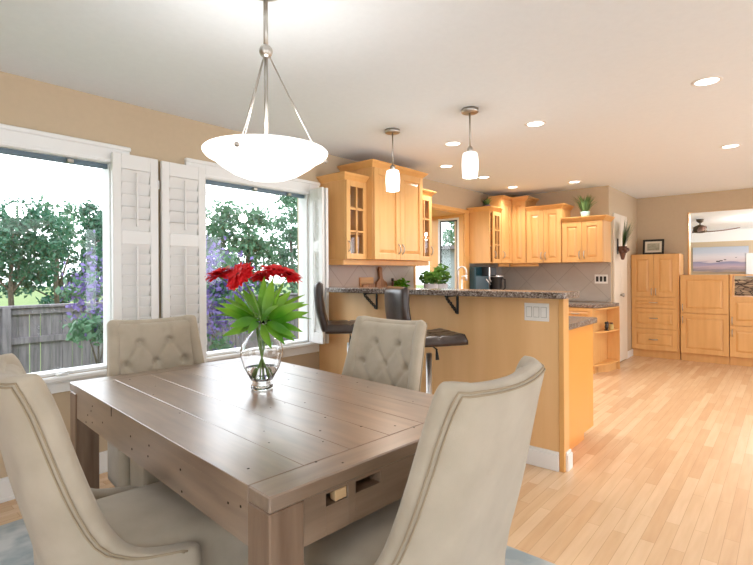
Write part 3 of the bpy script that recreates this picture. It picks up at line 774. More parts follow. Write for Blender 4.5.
t = thing('potted_succulent', 'small green plant in dark pot on the corner glass cabinet', 'plant', (6.22, 3.26, ZB+.715+.0625))
pot(t, .05, .05, plain('dark_purple_pot', (.07, .05, .09), .5)); tuft_plant(t, 60, .10, .13, M['grassy'], 9, .04)
t = thing('potted_herb', 'bushy green herb in grey pot on the sink window counter', 'plant', (4.74, 3.22, .916))
pot(t, .085, .26, M['pot']); leafy(t, 300, .14, M['herb'], 11, .33, .034, .65)
t = thing('potted_herb', 'taller leafy plant in grey pot beside the tap', 'plant', (5.16, 3.34, .916))
pot(t, .08, .25, M['pot']); leafy(t, 240, .12, M['herb'], 12, .37, .036, 1.1)
t = thing('kitchen_faucet', 'chrome gooseneck tap behind the bar at the sink window', 'faucet', (5.22, 3.14, .916))
b = MB(); b.lathe([(0, 0), (.03, 0), (.03, .03), (.018, .05), (0, .05)], 18); b.tube([(0, 0, .03), (0, 0, .40)]+[(0, -.06+.06*math.cos(a), .40+.06*math.sin(a)) for a in [PI*k/10 for k in range(1, 11)]]+[(0, -.12, .35)], .012, 12); b.build('spout', M['chrome'], t)
b = MB(); b.tube([(0, -.12, .355), (0, -.12, .29)], .016, 12); b.build('spray_head', M['chrome'], t)
b = MB(); b.tube([(.02, 0, .05), (.07, -.01, .08)], .008, 8); b.build('lever', M['chrome'], t)
t = thing('soap_dispenser', 'slim chrome soap pump beside the tap', 'dispenser', (5.42, 3.20, .916))
b = MB(); b.lathe([(0, 0), (.022, 0), (.022, .02), (.012, .03), (.010, .30), (0, .30)], 14); b.build('bottle', M['chrome'], t)
b = MB(); b.tube([(0, 0, .30), (0, 0, .34), (-.02, -.05, .345)], .007, 8); b.build('pump', M['chrome'], t)
# cutting boards leaning on the tile
t = thing('cutting_board', 'dark paddle cutting board with handle leaning on grey tile', 'cutting board', (4.05, 3.375, .916))
t.rotation_euler = (math.radians(-6), 0, 0)
b = MB(); pts = [(-.095, .0), (.095, 0), (.095, .25), (.085, .285), (.05, .305), (.025, .33), (.022, .40), (.03, .435), (.015, .46), (-.015, .46), (-.03, .435), (-.022, .40), (-.025, .33), (-.05, .305), (-.085, .285), (-.095, .25)]
q = bmesh.new(); a_ = [q.verts.new((x, -.01, z)) for x, z in pts]; c_ = [q.verts.new((x, .01, z)) for x, z in pts]
q.faces.new(a_); q.faces.new(list(reversed(c_)))
for k in range(len(pts)): q.faces.new((a_[k], c_[k], c_[(k+1) % len(pts)], a_[(k+1) % len(pts)]))
b.join(q); b.build('board', M['board'], t)
t = thing('cutting_board', 'pale rectangular cutting board behind the paddle board', 'cutting board', (3.84, 3.415, .916)); t.rotation_euler = (math.radians(-3), 0, 0)
b = MB(); b.box(-.11, .11, -.009, .009, 0, .345, .006); b.build('board', M['board_light'], t)
t = thing('cutting_board', 'small brown cutting board in front of the pale board', 'cutting board', (3.83, 3.375, .916)); t.rotation_euler = (math.radians(-4), 0, 0)
b = MB(); b.box(-.10, .10, -.009, .009, 0, .275, .006); b.build('board', M['board'], t)
t = thing('oil_bottle', 'dark oil bottle beside the paddle cutting board', 'bottle', (4.17, 3.34, .916))
b = MB(); b.lathe([(0, 0), (.03, 0), (.032, .01), (.032, .19), (.013, .24), (.012, .30), (0, .30)], 16); b.build('glass_body', M['brown'], t)
b = MB(); b.lathe([(0, .30), (.014, .30), (.014, .33), (0, .33)], 12); b.build('cap', M['black'], t)
t = thing('potted_herb', 'small yellow-green plant right of the cutting boards', 'plant', (4.27, 3.30, .916))
pot(t, .06, .14, M['pot']); leafy(t, 160, .10, M['leaf'], 15, .235, .034, .9)
# coffee maker
t = thing('coffee_maker', 'black and teal coffee machine in the counter corner', 'appliance', (6.09, 3.25, .916), math.radians(-15))
b = MB(); b.box(-.14, .14, -.12, .14, 0, .03, .008); b.box(-.14, .14, .02, .14, .03, .47, .012); b.build('body', M['sea_green'], t)
b = MB(); b.box(-.02, .14, -.12, .02, .34, .47, .012); b.build('brew_head', M['black'], t)
b = MB(); b.tube([(-.02, -.13, .46), (-.02, -.13, .30), (.01, -.13, .26)], .010, 10); b.tube([(-.08, -.125, .30), (.0, -.13, .22)], .007, 8); b.build('steam_wand', M['chrome'], t)
t = thing('coffee_pot', 'squat black coffee pot right of the coffee machine', 'appliance', (6.36, 3.20, .916))
b = MB(); b.lathe([(0, 0), (.085, 0), (.09, .01), (.09, .27), (.105, .31), (.105, .345), (0, .35)], 22); b.build('body', M['black'], t)
b = MB(); b.tube([(.09, -.04, .30), (.15, -.07, .29), (.15, -.07, .16), (.09, -.04, .12)], .010, 8); b.build('handle', M['black'], t)
b = MB(); b.lathe([(.1055, .325), (.108, .325), (.108, .343), (.1055, .343)], 22); b.build('rim_band', M['chrome'], t)
# glassware behind the cabinet doors
def glassware(x, y, z, lab, prof, mat, nm, cat):
    t = thing(nm, lab, cat, (x, y, z)); b = MB(); b.lathe(prof, 18); b.build('body', mat, t)
ZS = [ZB+.018, ZB+.735/3+.008, ZB+.735*2/3+.008]
glassware(3.36, 3.27, ZS[0]+.001, 'white bulb vase on bottom shelf of left glass cabinet', [(0, 0), (.035, 0), (.06, .05), (.055, .10), (.02, .14), (.025, .18), (.018, .18), (0, .15)], M['clear_item'], 'display_vase', 'vase')
glassware(3.31, 3.30, ZS[1]+.001, 'pale goblet on middle shelf of left glass cabinet', [(0, 0), (.035, 0), (.006, .01), (.006, .08), (.04, .11), (.045, .17), (.04, .17), (0, .11)], M['clear_item'], 'goblet', 'glass')
glassware(3.38, 3.28, ZS[2]+.001, 'pale tumbler on top shelf of left glass cabinet', [(0, 0), (.04, 0), (.045, .13), (.04, .13), (0, .02)], M['clear_item'], 'tumbler', 'glass')
glassware(4.44, 3.28, ZS[0]+.001, 'pale bowl on bottom shelf of cabinet by sink window', [(0, 0), (.03, 0), (.07, .06), (.065, .06), (0, .015)], M['clear_item'], 'display_bowl', 'bowl')
glassware(4.46, 3.28, ZS[1]+.001, 'pale pitcher on middle shelf of cabinet by sink window', [(0, 0), (.05, 0), (.06, .06), (.035, .13), (.045, .17), (.04, .17), (0, .02)], M['clear_item'], 'pitcher', 'pitcher')
glassware(6.20, 3.28, ZB+.019, 'pale cup on bottom shelf of glass cabinet right of window', [(0, 0), (.04, 0), (.05, .10), (.045, .10), (0, .02)], M['clear_item'], 'cup', 'cup')

# ---------------------------------------------------------------- bar stools
def stool(label, loc, rz, sz, first=None):
    if first is None:
        t = thing('bar_stool', label, 'stool', loc, rz, 'bar stools at the raised bar')
        b = MB(); b.lathe([(0, 0), (.205, 0), (.21, .006), (.20, .014), (.06, .028), (.03, .05), (0, .05)], 32); b.build('base', M['chrome'], t)
        b = MB(); b.lathe([(.0, .04), (.032, .04), (.032, .42), (.022, .425), (.022, .73), (0, .73)], 20); b.build('column', M['chrome'], t)
        b = MB()
        pts = [(.19*math.cos(a), .19*math.sin(a)+.04, .30) for a in [math.radians(-40+26*k) for k in range(11)]]
        b.tube([(0.03, 0, .30)]+pts+[(-.03, 0, .30)], .010, 8); b.build('footrest', M['chrome'], t)
        b = MB(); b.tube([(.02, .0, .72), (.14, .0, .70)], .005, 8); b.tube([(.13, 0, .70), (.145, 0, .63)], .012, 10, rs=[.006, .014]); b.build('lift_lever', M['black'], t)
        s = MB(); n = 24
        rows_t, rows_b = [], []
        w, d = .21, .20
        def se(u, e=.22): return math.copysign(abs(u)**e, u)
        top = []
        N1 = 26
        for i in range(N1+1):
            row = []
            for j in range(N1+1):
                u = -1+2*i/N1; v = -1+2*j/N1
                edge = max(abs(u), abs(v)); rnd_ = max(0, (edge-.86)/.14)
                z = .80 - .03*rnd_**2 - .010*math.exp(-((u*2.1 % 1.05-.52)/.09)**2) - .0
                quilt = min(abs(((u+1)*2) % 1-.5), 1) ; q2 = min(abs(((v+1)*2) % 1-.5), 1)
                z = .80-.032*rnd_**2 - .010*max(0, (quilt-.40)/.10) - .010*max(0, (q2-.40)/.10)
                z += .02*max(0, v-.2)**2
                row.append((u*w, v*d, z))
            top.append(row)
        s.grid(top)
        per = [top[0][j] for j in range(N1)]+[top[i][N1] for i in range(N1)]+[top[N1][N1-j] for j in range(N1)]+[top[N1-i][0] for i in range(N1)]
        low = [(x, y, .735) for x, y, z in per]; low2 = [(x*.9, y*.9, .728) for x, y, z in per]
        s.grid([per, low, low2], True, True); s.verts(low2, [list(range(len(low2)))])
        bmesh.ops.remove_doubles(s.bm, verts=s.bm.verts, dist=1e-5)
        s.build('seat', M['leather'], t)
        s = MB(); N2 = 16
        def prof(v): # side profile of back: y, z
            return (-.185-.055*v-.02*math.sin(v*PI), .745+.39*v)
        front, back = [], []
        for i in range(N2+1):
            v = i/N2; y, z = prof(v); rf, rb = [], []
            for j in range(N1+1):
                u = -1+2*j/N1; ex = .205*(1-.04*v); c_ = .02*(1-u*u)
                th = .030*min(1, math.sqrt(max(0, 1-max(0, (abs(u)-.84)/.16)**2)))*min(1, math.sqrt(max(0, 1-max(0, (v-.9)/.1)**2)))
                q2 = abs(((u+1)*2) % 1-.5); gv = abs((v*3) % 1-.5)
                gro = .006*max(0, (q2-.40)/.10)+.006*max(0, (gv-.40)/.10)
                rf.append((u*ex, y-c_+th-gro*(th/.03), z)); rb.append((u*ex, y-c_-th, z))
            front.append(rf); back.append(rb)
        s.grid(front); s.grid(back)
        s.grid([front[0], back[0]]); s.grid([front[-1], back[-1]])
        s.grid([[r[0] for r in front], [r[0] for r in back]]); s.grid([[r[-1] for r in front], [r[-1] for r in back]])
        bmesh.ops.remove_doubles(s.bm, verts=s.bm.verts, dist=1e-5)
        s.build('backrest', M['leather'], t)
    else:
        t = copy_tree(first); t.location = loc; t.rotation_euler = (0, 0, rz); t['label'] = label
    for c in t.children:
        if stem_of(c.name) in ('seat', 'backrest', 'lift_lever'): c.location.z = sz
    return t
def stem_of(n): return n.split('.')[0]
# local facing is +y
st0 = stool('dark brown leather bar stool nearest the bar\'s open end, chrome post', (2.85, 1.955, 0), math.radians(-32-90), .075)
stool('dark brown leather bar stool beside the window, seen edge-on', (2.875, 2.76, 0), math.radians(-44-90), .10, st0)

# ---------------------------------------------------------------- dining table
TA = math.radians(-4.0); TC = (1.305, 1.826); TW, TL, TZ = 1.06, 1.82, .76
t = thing('dining_table', 'weathered plank dining table with square legs and vase on top', 'table', (TC[0], TC[1], 0), TA)
b = MB(); hw, hl = TW/2, TL/2; be = .10; npl = 6
for k in range(npl):
    x0 = -hw+TW*k/npl; x1 = x0+TW/npl
    b.box(x0+.0007, x1-.0007, -hl+be+.0007, hl-be-.0007, TZ-.042, TZ, .0013)
b.build('tabletop', M['table'], t)
for s in (-1, 1):
    b = MB(); b.box(-hw, hw, s*hl, s*(hl-be), TZ-.042, TZ, .004); b.build('breadboard_end', M['table_end'], t)
lg = .105
for s in (-1, 1):
    b = MB(); b.box(s*(hw-.006), s*(hw-.034), -hl+lg, hl-lg, TZ-.165, TZ-.043, .002); b.build('apron', M['table'], t)
b = MB(); b.box(-hw+lg, hw-lg, hl-.034, hl-.006, TZ-.165, TZ-.043, .002); b.build('apron', M['table_end'], t)
# near end apron with two extension-leaf slots
b = MB(); ya, yb = -hl+.006, -hl+.034
cuts = [-hw+lg, -.350, -.272, -.240, -.140, hw-lg]
zs0, zs1 = TZ-.086, TZ-.052
b.box(cuts[0], cuts[1], ya, yb, TZ-.165, TZ-.043, .001); b.box(cuts[2], cuts[3], ya, yb, TZ-.165, TZ-.043, .001); b.box(cuts[4], cuts[5], ya, yb, TZ-.165, TZ-.043, .001)
for a_, c_ in ((cuts[1], cuts[2]), (cuts[3], cuts[4])):
    b.box(a_, c_, ya, yb, TZ-.165, zs0); b.box(a_, c_, ya, yb, zs1, TZ-.043); b.box(a_-.004, c_+.004, yb+.10, yb+.104, zs0-.004, zs1+.004); b.box(a_-.004, c_+.004, yb, yb+.10, zs0-.004, zs0); b.box(a_-.004, c_+.004, yb, yb+.10, zs1, zs1+.004); b.box(a_-.004, a_, yb, yb+.10, zs0, zs1); b.box(c_, c_+.004, yb, yb+.10, zs0, zs1)
o = b.build('apron', M['table_end'], t)
b = MB(); b.box(-.315, -.273, ya+.002, yb-.002, zs0+.001, zs1-.003, .002); b.build('leaf_support', M['block'], o)
for sx in (-1, 1):
    for sy in (-1, 1):
        b = MB(); b.box(sx*hw*.9985, sx*(hw-lg), sy*hl*.9985, sy*(hl-lg), .012, TZ-.043, .004); b.build('leg', M['table_leg'], t)
b = MB(); rnd = random.Random(21)
for k in range(34):
    x, y = rnd.uniform(-hw+.03, hw-.03), rnd.uniform(-hl+.03, hl-.03)
    b.lathe([(0, .0006), (rnd.uniform(.0025, .0045), .0003), (.005, -.001)], 8, (x, y, TZ))
for k in range(14):
    y = rnd.uniform(-hl+.1, hl-.1); z = TZ-rnd.uniform(.05, .15)
    b.box(-hw+.0045, -hw+.007, y-.003, y+.003, z-.003, z+.003)
b.box(-hw-.0006, -hw+.002, .262, .266, TZ-.042, TZ-.004)
o = b.build('nail_holes', M['slot'], t); o['label'] = 'dark nail holes and knots'; o['kind'] = 'stuff'

# ---------------------------------------------------------------- rug
b = MB(); b.box(-.35, 2.13, -.75, 3.10, .0005, .011, .004); tag(b.build('area_rug', M['rug']), 'blue-grey mottled area rug under the dining table', 'rug')

# ---------------------------------------------------------------- upholstered chairs
def interp(tab, n):
    out = []
    for i in range(len(tab)-1):
        p0 = tab[max(i-1, 0)]; p1 = tab[i]; p2 = tab[i+1]; p3 = tab[min(i+2, len(tab)-1)]
        for k in range(n):
            u = k/n
            out.append(tuple(.5*((2*b_)+(-a_+c_)*u+(2*a_-5*b_+4*c_-d_)*u*u+(-a_+3*b_-3*c_+d_)*u**3) for a_, b_, c_, d_ in zip(p0, p1, p2, p3)))
    out.append(tab[-1]); return out
TH = .031   # half thickness of the padded shell
def ymid(z): return -.245-.118*max(0, (z-.42)/.6)**1.05
def shell_rows():
    tab = [(.215, .095), (.30, .095), (.38, .097), (.43, .097), (.455, .087), (.464, .058), (.473, .012), (.490, -.055), (.528, -.115), (.60, -.162), (.72, -.208), (.84, -.245), (.94, -.275), (1.0, -.297), (1.025, -.309), (1.038, -.318), (1.043, -.324)]
    return interp(tab, 2)
def ucurve(z, e):
    w = .272-.040*max(0, min(1, (z-.45)/.5))**.8; yb = ymid(z); r = min(.13, max(.02, (e-yb)*.92)); bul = .028
    pts = []
    for k in range(13): pts.append(Vector((w, e+(yb+r-e)*k/12, z)))
    for k in range(1, 13): a = PI/2*k/12; pts.append(Vector((w-r+r*math.cos(a), yb+r-r*math.sin(a), z)))
    for k in range(1, 13): u = 1-2*k/24; pts.append(Vector(((w-r)*u, yb, z)))
    for p in pts: p.y -= bul*(1-(p.x/w)**2)*min(1, max(0, (z-.3)/.4))
    full = pts + [Vector((-p.x, p.y, p.z)) for p in reversed(pts[:-1])]
    return full
def resample(poly, ds):
    L_ = [0]
    for a_, c_ in zip(poly, poly[1:]): L_.append(L_[-1]+(c_-a_).length)
    tot = L_[-1]; out = []; dd = []
    edge = [0, .002, .006, .012, .020, .031, .044, .053, .064, .08]
    pos = edge + [.08+(tot-.16)*k/40 for k in range(1, 40)] + [tot-x for x in reversed(edge)]
    j = 0
    for s in pos:
        s = min(max(s, 0), tot); j = 0
        while j < len(L_)-2 and L_[j+1] < s: j += 1
        u = (s-L_[j])/max(1e-9, L_[j+1]-L_[j]); out.append(poly[j].lerp(poly[j+1], u)); dd.append(min(s, tot-s))
    return out, dd
def chair_shell():
    rows = shell_rows(); mid, dist = [], []
    ztop = rows[-1][0]
    for z, e in rows:
        p, d = resample(ucurve(z, e), None)
        for q in p:  # gentle sag of the crest between the wings
            if z > .9: q.z -= .016*(1-(q.x/.24)**2)*(z-.9)/.143
        mid.append(p); dist.append([min(x, (ztop-z)*.9 if z > .9 else 9) for x in d])
    nr, nc = len(mid), len(mid[0]); nrm = []
    for i in range(nr):
        row = []
        for j in range(nc):
            du = mid[i][min(j+1, nc-1)]-mid[i][max(j-1, 0)]; dv = mid[min(i+1, nr-1)][j]-mid[max(i-1, 0)][j]
            n_ = du.cross(dv)
            row.append(n_.normalized() if n_.length > 1e-9 else Vector((0, -1, 0)))
        nrm.append(row)
    if nrm[nr//2][nc//2].y > 0: nrm = [[-n_ for n_ in r] for r in nrm]
    def h(d): return TH*math.sqrt(max(0, 1-max(0, 1-d/TH)**2)) if d < TH else TH
    outer = [[mid[i][j]+nrm[i][j]*h(dist[i][j]) for j in range(nc)] for i in range(nr)]
    inner = [[mid[i][j]-nrm[i][j]*h(dist[i][j]) for j in range(nc)] for i in range(nr)]
    return outer, inner, nrm, rows
def make_chair(label):
    t = thing('dining_chair', label, 'chair', (0, 0, 0), 0, 'beige upholstered dining chairs')
    outer, inner, nrm, rows = chair_shell()
    b = MB(); b.grid(outer); b.grid(inner); b.grid([outer[0], inner[0]])
    bmesh.ops.remove_doubles(b.bm, verts=b.bm.verts, dist=1e-5)
    sh = b.build('backrest', M['linen'], t)
    # double welt piping around the outer face
    nr, nc = len(outer), len(outer[0])
    for off in (0, 1):
        path = []
        jl = 6+off
        ri = [i for i in range(nr) if rows[i][0] > .447 and rows[i][0] < 1.0355-.009*off]
        for i in ri: path.append(outer[i][jl]+nrm[i][jl]*.002)
        it = ri[-1]
        for j in range(jl+1, nc-jl-1): path.append(outer[it][j]+nrm[it][j]*.002)
        for i in reversed(ri): path.append(outer[i][nc-1-jl]+nrm[i][nc-1-jl]*.002)
        b = MB(); b.tube(path, .0028, 6); b.build('piping', M['piping'], sh)
    # tufted inner back pad
    b = MB(); nx, nz = 44, 56; front = []
    btn = [(-.085, .90), (.085, .90), (-.165, .78), (0, .78), (.165, .78), (-.085, .66), (.085, .66)]
    creases = [(0, 3), (0, 2), (1, 3), (1, 4), (2, 5), (3, 5), (3, 6), (4, 6)]
    def segd(p, a_, c_):
        ax, az = a_; cx, cz = c_; px, pz = p; dx, dz = cx-ax, cz-az
        u = max(0, min(1, ((px-ax)*dx+(pz-az)*dz)/(dx*dx+dz*dz))); return math.hypot(px-ax-dx*u, pz-az-dz*u)
    def pad_y(x, z):
        w = .242; e = min(1, (1-abs(x)/w)/.10); f = min(1, (1.026-z)/.04)
        pill = math.sqrt(max(0, 1-(1-max(0, min(1, e)))**2))*math.sqrt(max(0, 1-(1-max(0, min(1, f)))**2))
        y = ymid(z)-.028*(1-(x/.23)**2)+.012+.050*pill
        dp = 0
        for bx_, bz_ in btn: dp = max(dp, .042*math.exp(-((x-bx_)**2+(z-bz_)**2)/.020**2))
        for a_, c_ in creases: dp = max(dp, .011*math.exp(-(segd((x, z), btn[a_], btn[c_])/.012)**2))
        for bx_, bz_ in btn[:2]: dp = max(dp, .005*math.exp(-((x-bx_)/.010)**2)*(1 if z > bz_ else 0))
        return y-dp
    for i in range(nz+1):
        z = .44+(1.026-.44)*i/nz
        front.append([(.242*(-1+2*j/nx), pad_y(.242*(-1+2*j/nx), z), z-.012*(1-(2*j/nx-1)**2)*max(0, (z-.9)/.12)) for j in range(nx+1)])
    b.grid(front); pd = b.build('back_pad', M['linen'], t)
    for bx_, bz_ in btn:
        b = MB(); b.sphere((bx_, pad_y(bx_, bz_)+.003, bz_), .009, 2, (1, .5, 1)); b.build('button', M['linen'], pd)
    # seat
    b = MB(); N = 24; top = []
    def seat_pt(u, v):
        w = .252; y0_, y1_ = -.20, .30
        e = max(abs(u), max(0, v)); r_ = max(0, (e-.80)/.20)
        z = .470+.048*(1-u*u)*(1-max(0, v)**4*.7)-.030*r_**2.2
        return (u*w*(1-.02*max(0, v)), y0_+(y1_-y0_)*(v+1)/2, z)
    for i in range(N+1): top.append([seat_pt(-1+2*j/N, -1+2*i/N) for j in range(N+1)])
    b.grid(top)
    per = [top[0][j] for j in range(N)]+[top[i][N] for i in range(N)]+[top[N][N-j] for j in range(N)]+[top[N-i][0] for i in range(N)]
    r1 = [(x*1.01, y+.006*(1 if y > .2 else 0), .40) for x, y, z in per]; r2 = [(x, y, .23) for x, y, z in per]; r3 = [(x*.97, y*.97, .222) for x, y, z in per]
    b.grid([per, r1, r2, r3], True, True); b.verts(r3, [list(range(len(r3)))])
    bmesh.ops.remove_doubles(b.bm, verts=b.bm.verts, dist=1e-5)
    b.build('seat', M['linen'], t)
    for sx in (-1, 1):
        b = MB()
        a_ = [(sx*.215+dx, .255+dy, .222) for dx, dy in ((-.024, -.024), (.024, -.024), (.024, .024), (-.024, .024))]
        c_ = [(sx*.222+dx, .265+dy, .012) for dx, dy in ((-.014, -.014), (.014, -.014), (.014, .014), (-.014, .014))]
        b.verts(a_+c_, [(0, 1, 2, 3), (7, 6, 5, 4), (0, 4, 5, 1), (1, 5, 6, 2), (2, 6, 7, 3), (3, 7, 4, 0)]); b.build('leg', M['dark_wood'], t)
        b = MB()
        a_ = [(sx*.20+dx, -.20+dy, .222) for dx, dy in ((-.024, -.024), (.024, -.024), (.024, .024), (-.024, .024))]
        c_ = [(sx*.205+dx, -.29+dy, .012) for dx, dy in ((-.014, -.014), (.014, -.014), (.014, .014), (-.014, .014))]
        b.verts(a_+c_, [(0, 1, 2, 3), (7, 6, 5, 4), (0, 4, 5, 1), (1, 5, 6, 2), (2, 6, 7, 3), (3, 7, 4, 0)]); b.build('leg', M['dark_wood'], t)
    return t
def place(t, x, y, deg, label):
    t.location = (x, y, 0); t.rotation_euler = (0, 0, math.radians(deg)); t['label'] = label
ch = make_chair('x')
place(ch, .725, 1.70, -96, 'beige upholstered chair at far left edge, seen from behind its side')
place(copy_tree(ch), 1.205, .95, 0, 'beige upholstered chair in right foreground with its back to viewer')
place(copy_tree(ch), 1.30, 2.60, 173, 'tufted beige chair at far end of table, before the shutters')
place(copy_tree(ch), 1.83, 1.765, 89, 'tufted beige chair across the table, in front of bar stools')

# ---------------------------------------------------------------- vase with gerberas
VX, VY, VZ = 1.369, 1.887, TZ+.001
t = thing('flower_vase', 'clear glass vase half full of water on the dining table', 'vase', (VX, VY, VZ))
po = [(0, 0), (.045, 0), (.052, .006), (.05, .02), (.043, .032), (.056, .055), (.083, .105), (.097, .155), (.099, .18), (.092, .215), (.072, .245), (.05, .268), (.043, .29), (.05, .325)]
pi_ = [(.047, .325), (.040, .29), (.047, .267), (.069, .243), (.089, .214), (.096, .18), (.094, .155), (.080, .107), (.053, .058), (.035, .042), (0, .04)]
b = MB(); b.lathe(po+pi_, 40); b.build('glass_body', M['vase'], t)
b = MB(); pw = [(0, .0403), (.0348, .0423), (.0527, .0583), (.0765, .1015), (0, .1015)]
b.lathe(pw, 40); b.build('water', M['water'], t)
rnd = random.Random(4)
# viewer axes at the vase, for arranging the bunch as it is seen in the room
RT = Vector((math.sin(math.radians(40.6)), -math.cos(math.radians(40.6)), 0)); FW = Vector((math.cos(math.radians(40.6)), math.sin(math.radians(40.6)), 0)); UP = Vector((0, 0, 1))
def at(a_, u, f=0): return Vector((VX, VY, VZ))+RT*a_+FW*f+UP*u      # right, up, away
def bez(p0, p1, p2, n=12): return [p0*(1-u)**2+p1*2*u*(1-u)+p2*u*u for u in [k/n for k in range(n+1)]]
def gerbera(label, head, face, r, foot):
    foot = (foot[0]*1.3, foot[1], foot[2]*1.3)
    base = at(*foot); hd = at(*head); nrm_ = (RT*face[0]+UP*face[1]+FW*face[2]).normalized()
    t = thing('gerbera_daisy', label, 'flower', base, 0, 'red gerberas in the vase')
    neck = at(foot[0]*-.7, .30, foot[2]*-.6)
    path = bez(base, at(foot[0]*-.3, .14, foot[2]*-.3), neck, 8)+bez(neck, neck+UP*.10, hd-nrm_*.02, 10)[1:]
    b = MB(); b.tube([p-base for p in path], .0036, 8); b.build('stem', M['stem'], t)
    x_ = nrm_.cross(Vector((.3, .2, 1))).normalized(); y_ = nrm_.cross(x_)
    b = MB(); rn = random.Random(label)
    for ring, (n, rr, lift, wd) in enumerate(((26, r, .02, .0078), (24, r*.96, .22, .0075), (20, r*.8, .5, .007), (16, r*.5, .9, .006))):
        for k in range(n):
            a = 2*PI*(k+.5*ring)/n+rn.uniform(-.06, .06); d = x_*math.cos(a)+y_*math.sin(a); s = nrm_.cross(d)
            rk = rr*rn.uniform(.85, 1.08); dr = rn.uniform(-.30, .12)
            rows = []
            for q in range(6):
                u = q/5; ww = wd*(.35+1.0*math.sin(min(1, u*1.15)*PI*.62)) * (1 if u < .9 else .45)
                c_ = hd-base+d*(.006+rk*u)+nrm_*(lift*rk*u*(1-.55*u)+dr*rk*u*u+.004*ring)
                rows.append([c_-s*ww, c_-nrm_*.002, c_+s*ww])
            b.grid(rows)
    b.build('bloom', M['petal'], t, recalc=False)
    b = MB(); b.sphere(tuple(hd-base+nrm_*.008), .011, 2, (1, 1, 1)); b.build('flower_centre', M['petal_centre'], t)
    b = MB(); b.sphere(tuple(hd-base-nrm_*.010), .012, 2); b.build('calyx', M['stem'], t)
gerbera('leftmost red gerbera of the bunch, tilted left', (-.195, .538, .01), (-.25, .92, -.22), .070, (.02, .05, .01))
gerbera('large red gerbera second from left, facing the viewer', (-.088, .532, -.05), (-.50, .62, -.60), .072, (.0, .05, .02))
gerbera('small red gerbera peeking out at the middle back', (-.020, .528, .07), (.0, .9, -.25), .045, (-.02, .05, -.015))
gerbera('red gerbera right of centre, face turned up', (.055, .552, .03), (.15, .95, -.15), .066, (-.025, .05, .0))
gerbera('rightmost red gerbera, drooping to the right', (.122, .535, .02), (.42, .88, -.10), .066, (-.03, .05, .01))
def sprig(label, dirs, foot, top):
    rl_ = random.Random(label); foot = (foot[0]*1.5, foot[1], foot[2]*1.5)
    base = at(*foot); tp = at(*top)
    t = thing('leaf_sprig', label, 'foliage', base, 0, 'green leaf sprigs in the vase')
    neck = at(foot[0]*-.55, .285, foot[2]*-.4)
    b = MB(); b.tube([p-base for p in bez(base, at(foot[0]*-.3, .14, 0), neck, 7)+bez(neck, neck+UP*.06, tp, 7)[1:]], .003, 7); b.build('stem', M['stem'], t)
    b = MB()
    for (a0, u0, f0, a1, u1, f1, wd) in dirs:
        p0, p2 = at(a0, u0, f0), at(a1, u1, f1); L_ = (p2-p0).length
        d = (p2-p0).normalized(); rl = rl_.uniform(-.7, .7); side = d.cross(UP*.8-FW*.75).normalized(); side = (side*math.cos(rl)+d.cross(side)*math.sin(rl)).normalized(); nn = side.cross(d)
        if nn.dot(UP) < 0: nn = -nn
        rows = []
        for q in range(9):
            u = q/8; c_ = p0.lerp(p2, u)+nn*(.16*L_*u*(1-u)*1.6)-base
            ww = max(.0006, wd*.78*math.sin(PI*u**.8)**.85) if u < 1 else .0006
            rows.append([c_-side*ww+nn*ww*.22, c_, c_+side*ww+nn*ww*.22])
        b.grid(rows)
    b.build('foliage', M['leaf'], t, recalc=False)
sprig('leaf sprig reaching left in the vase', [(-.03, .30, 0, -.215, .385, -.02, .030), (-.02, .31, 0, -.195, .43, .03, .028), (-.03, .30, -.01, -.20, .325, -.05, .032), (-.03, .31, .02, -.15, .45, .06, .028)], (-.02, .05, .015), (-.05, .34, 0))
sprig('leaf sprig reaching right in the vase', [(.03, .31, 0, .225, .36, -.02, .032), (.03, .32, .01, .20, .44, .04, .030), (.04, .30, -.01, .20, .27, -.04, .030), (.02, .33, 0, .13, .455, .05, .03)], (.02, .05, .01), (.06, .36, 0))
sprig('upright broad leaves at centre of the vase', [(0, .34, 0, .015, .53, .0, .028), (.02, .32, -.02, .06, .52, -.03, .033), (-.02, .33, 0, -.05, .46, .02, .030), (0, .31, -.03, .10, .40, -.08, .036)], (.0, .05, -.02), (.01, .38, .0))
sprig('drooping leaves at front right of the vase', [(.02, .31, -.03, .12, .215, -.06, .028), (.03, .32, -.03, .17, .245, -.05, .026), (.01, .31, -.04, .065, .20, -.08, .026), (.03, .33, -.02, .21, .41, -.05, .030)], (.025, .05, -.01), (.04, .34, -.03))
sprig('dark folded leaves at front left of the vase', [(-.01, .32, -.03, -.09, .26, -.08, .026), (-.02, .33, -.03, -.13, .30, -.07, .030), (-.01, .33, -.03, -.04, .27, -.09, .024), (-.02, .33, -.02, -.12, .40, -.06, .032)], (-.025, .05, -.01), (-.03, .34, -.03))
sprig('loose narrow leaves low on the left of the vase', [(-.03, .30, -.02, -.17, .255, -.05, .024), (-.03, .32, 0, -.225, .345, .01, .026), (-.02, .33, 0, -.19, .405, -.03, .026), (-.02, .34, .02, -.10, .47, .04, .026)], (-.028, .05, -.008), (-.04, .36, -.01))
sprig('loose narrow leaves low on the right of the vase', [(.03, .30, -.02, .16, .225, -.02, .024), (.03, .32, 0, .235, .325, .01, .026), (.03, .33, .02, .22, .395, .03, .026), (.02, .34, .02, .10, .49, .02, .026)], (.028, .05, .012), (.05, .37, 0))
sprig('leaf sprig at back of the vase', [(0, .32, .03, -.09, .44, .10, .032), (.01, .32, .03, .10, .45, .10, .032), (0, .33, .04, .01, .47, .10, .034), (.02, .32, .03, .17, .40, .09, .030)], (.01, .05, .02), (.0, .36, .04))

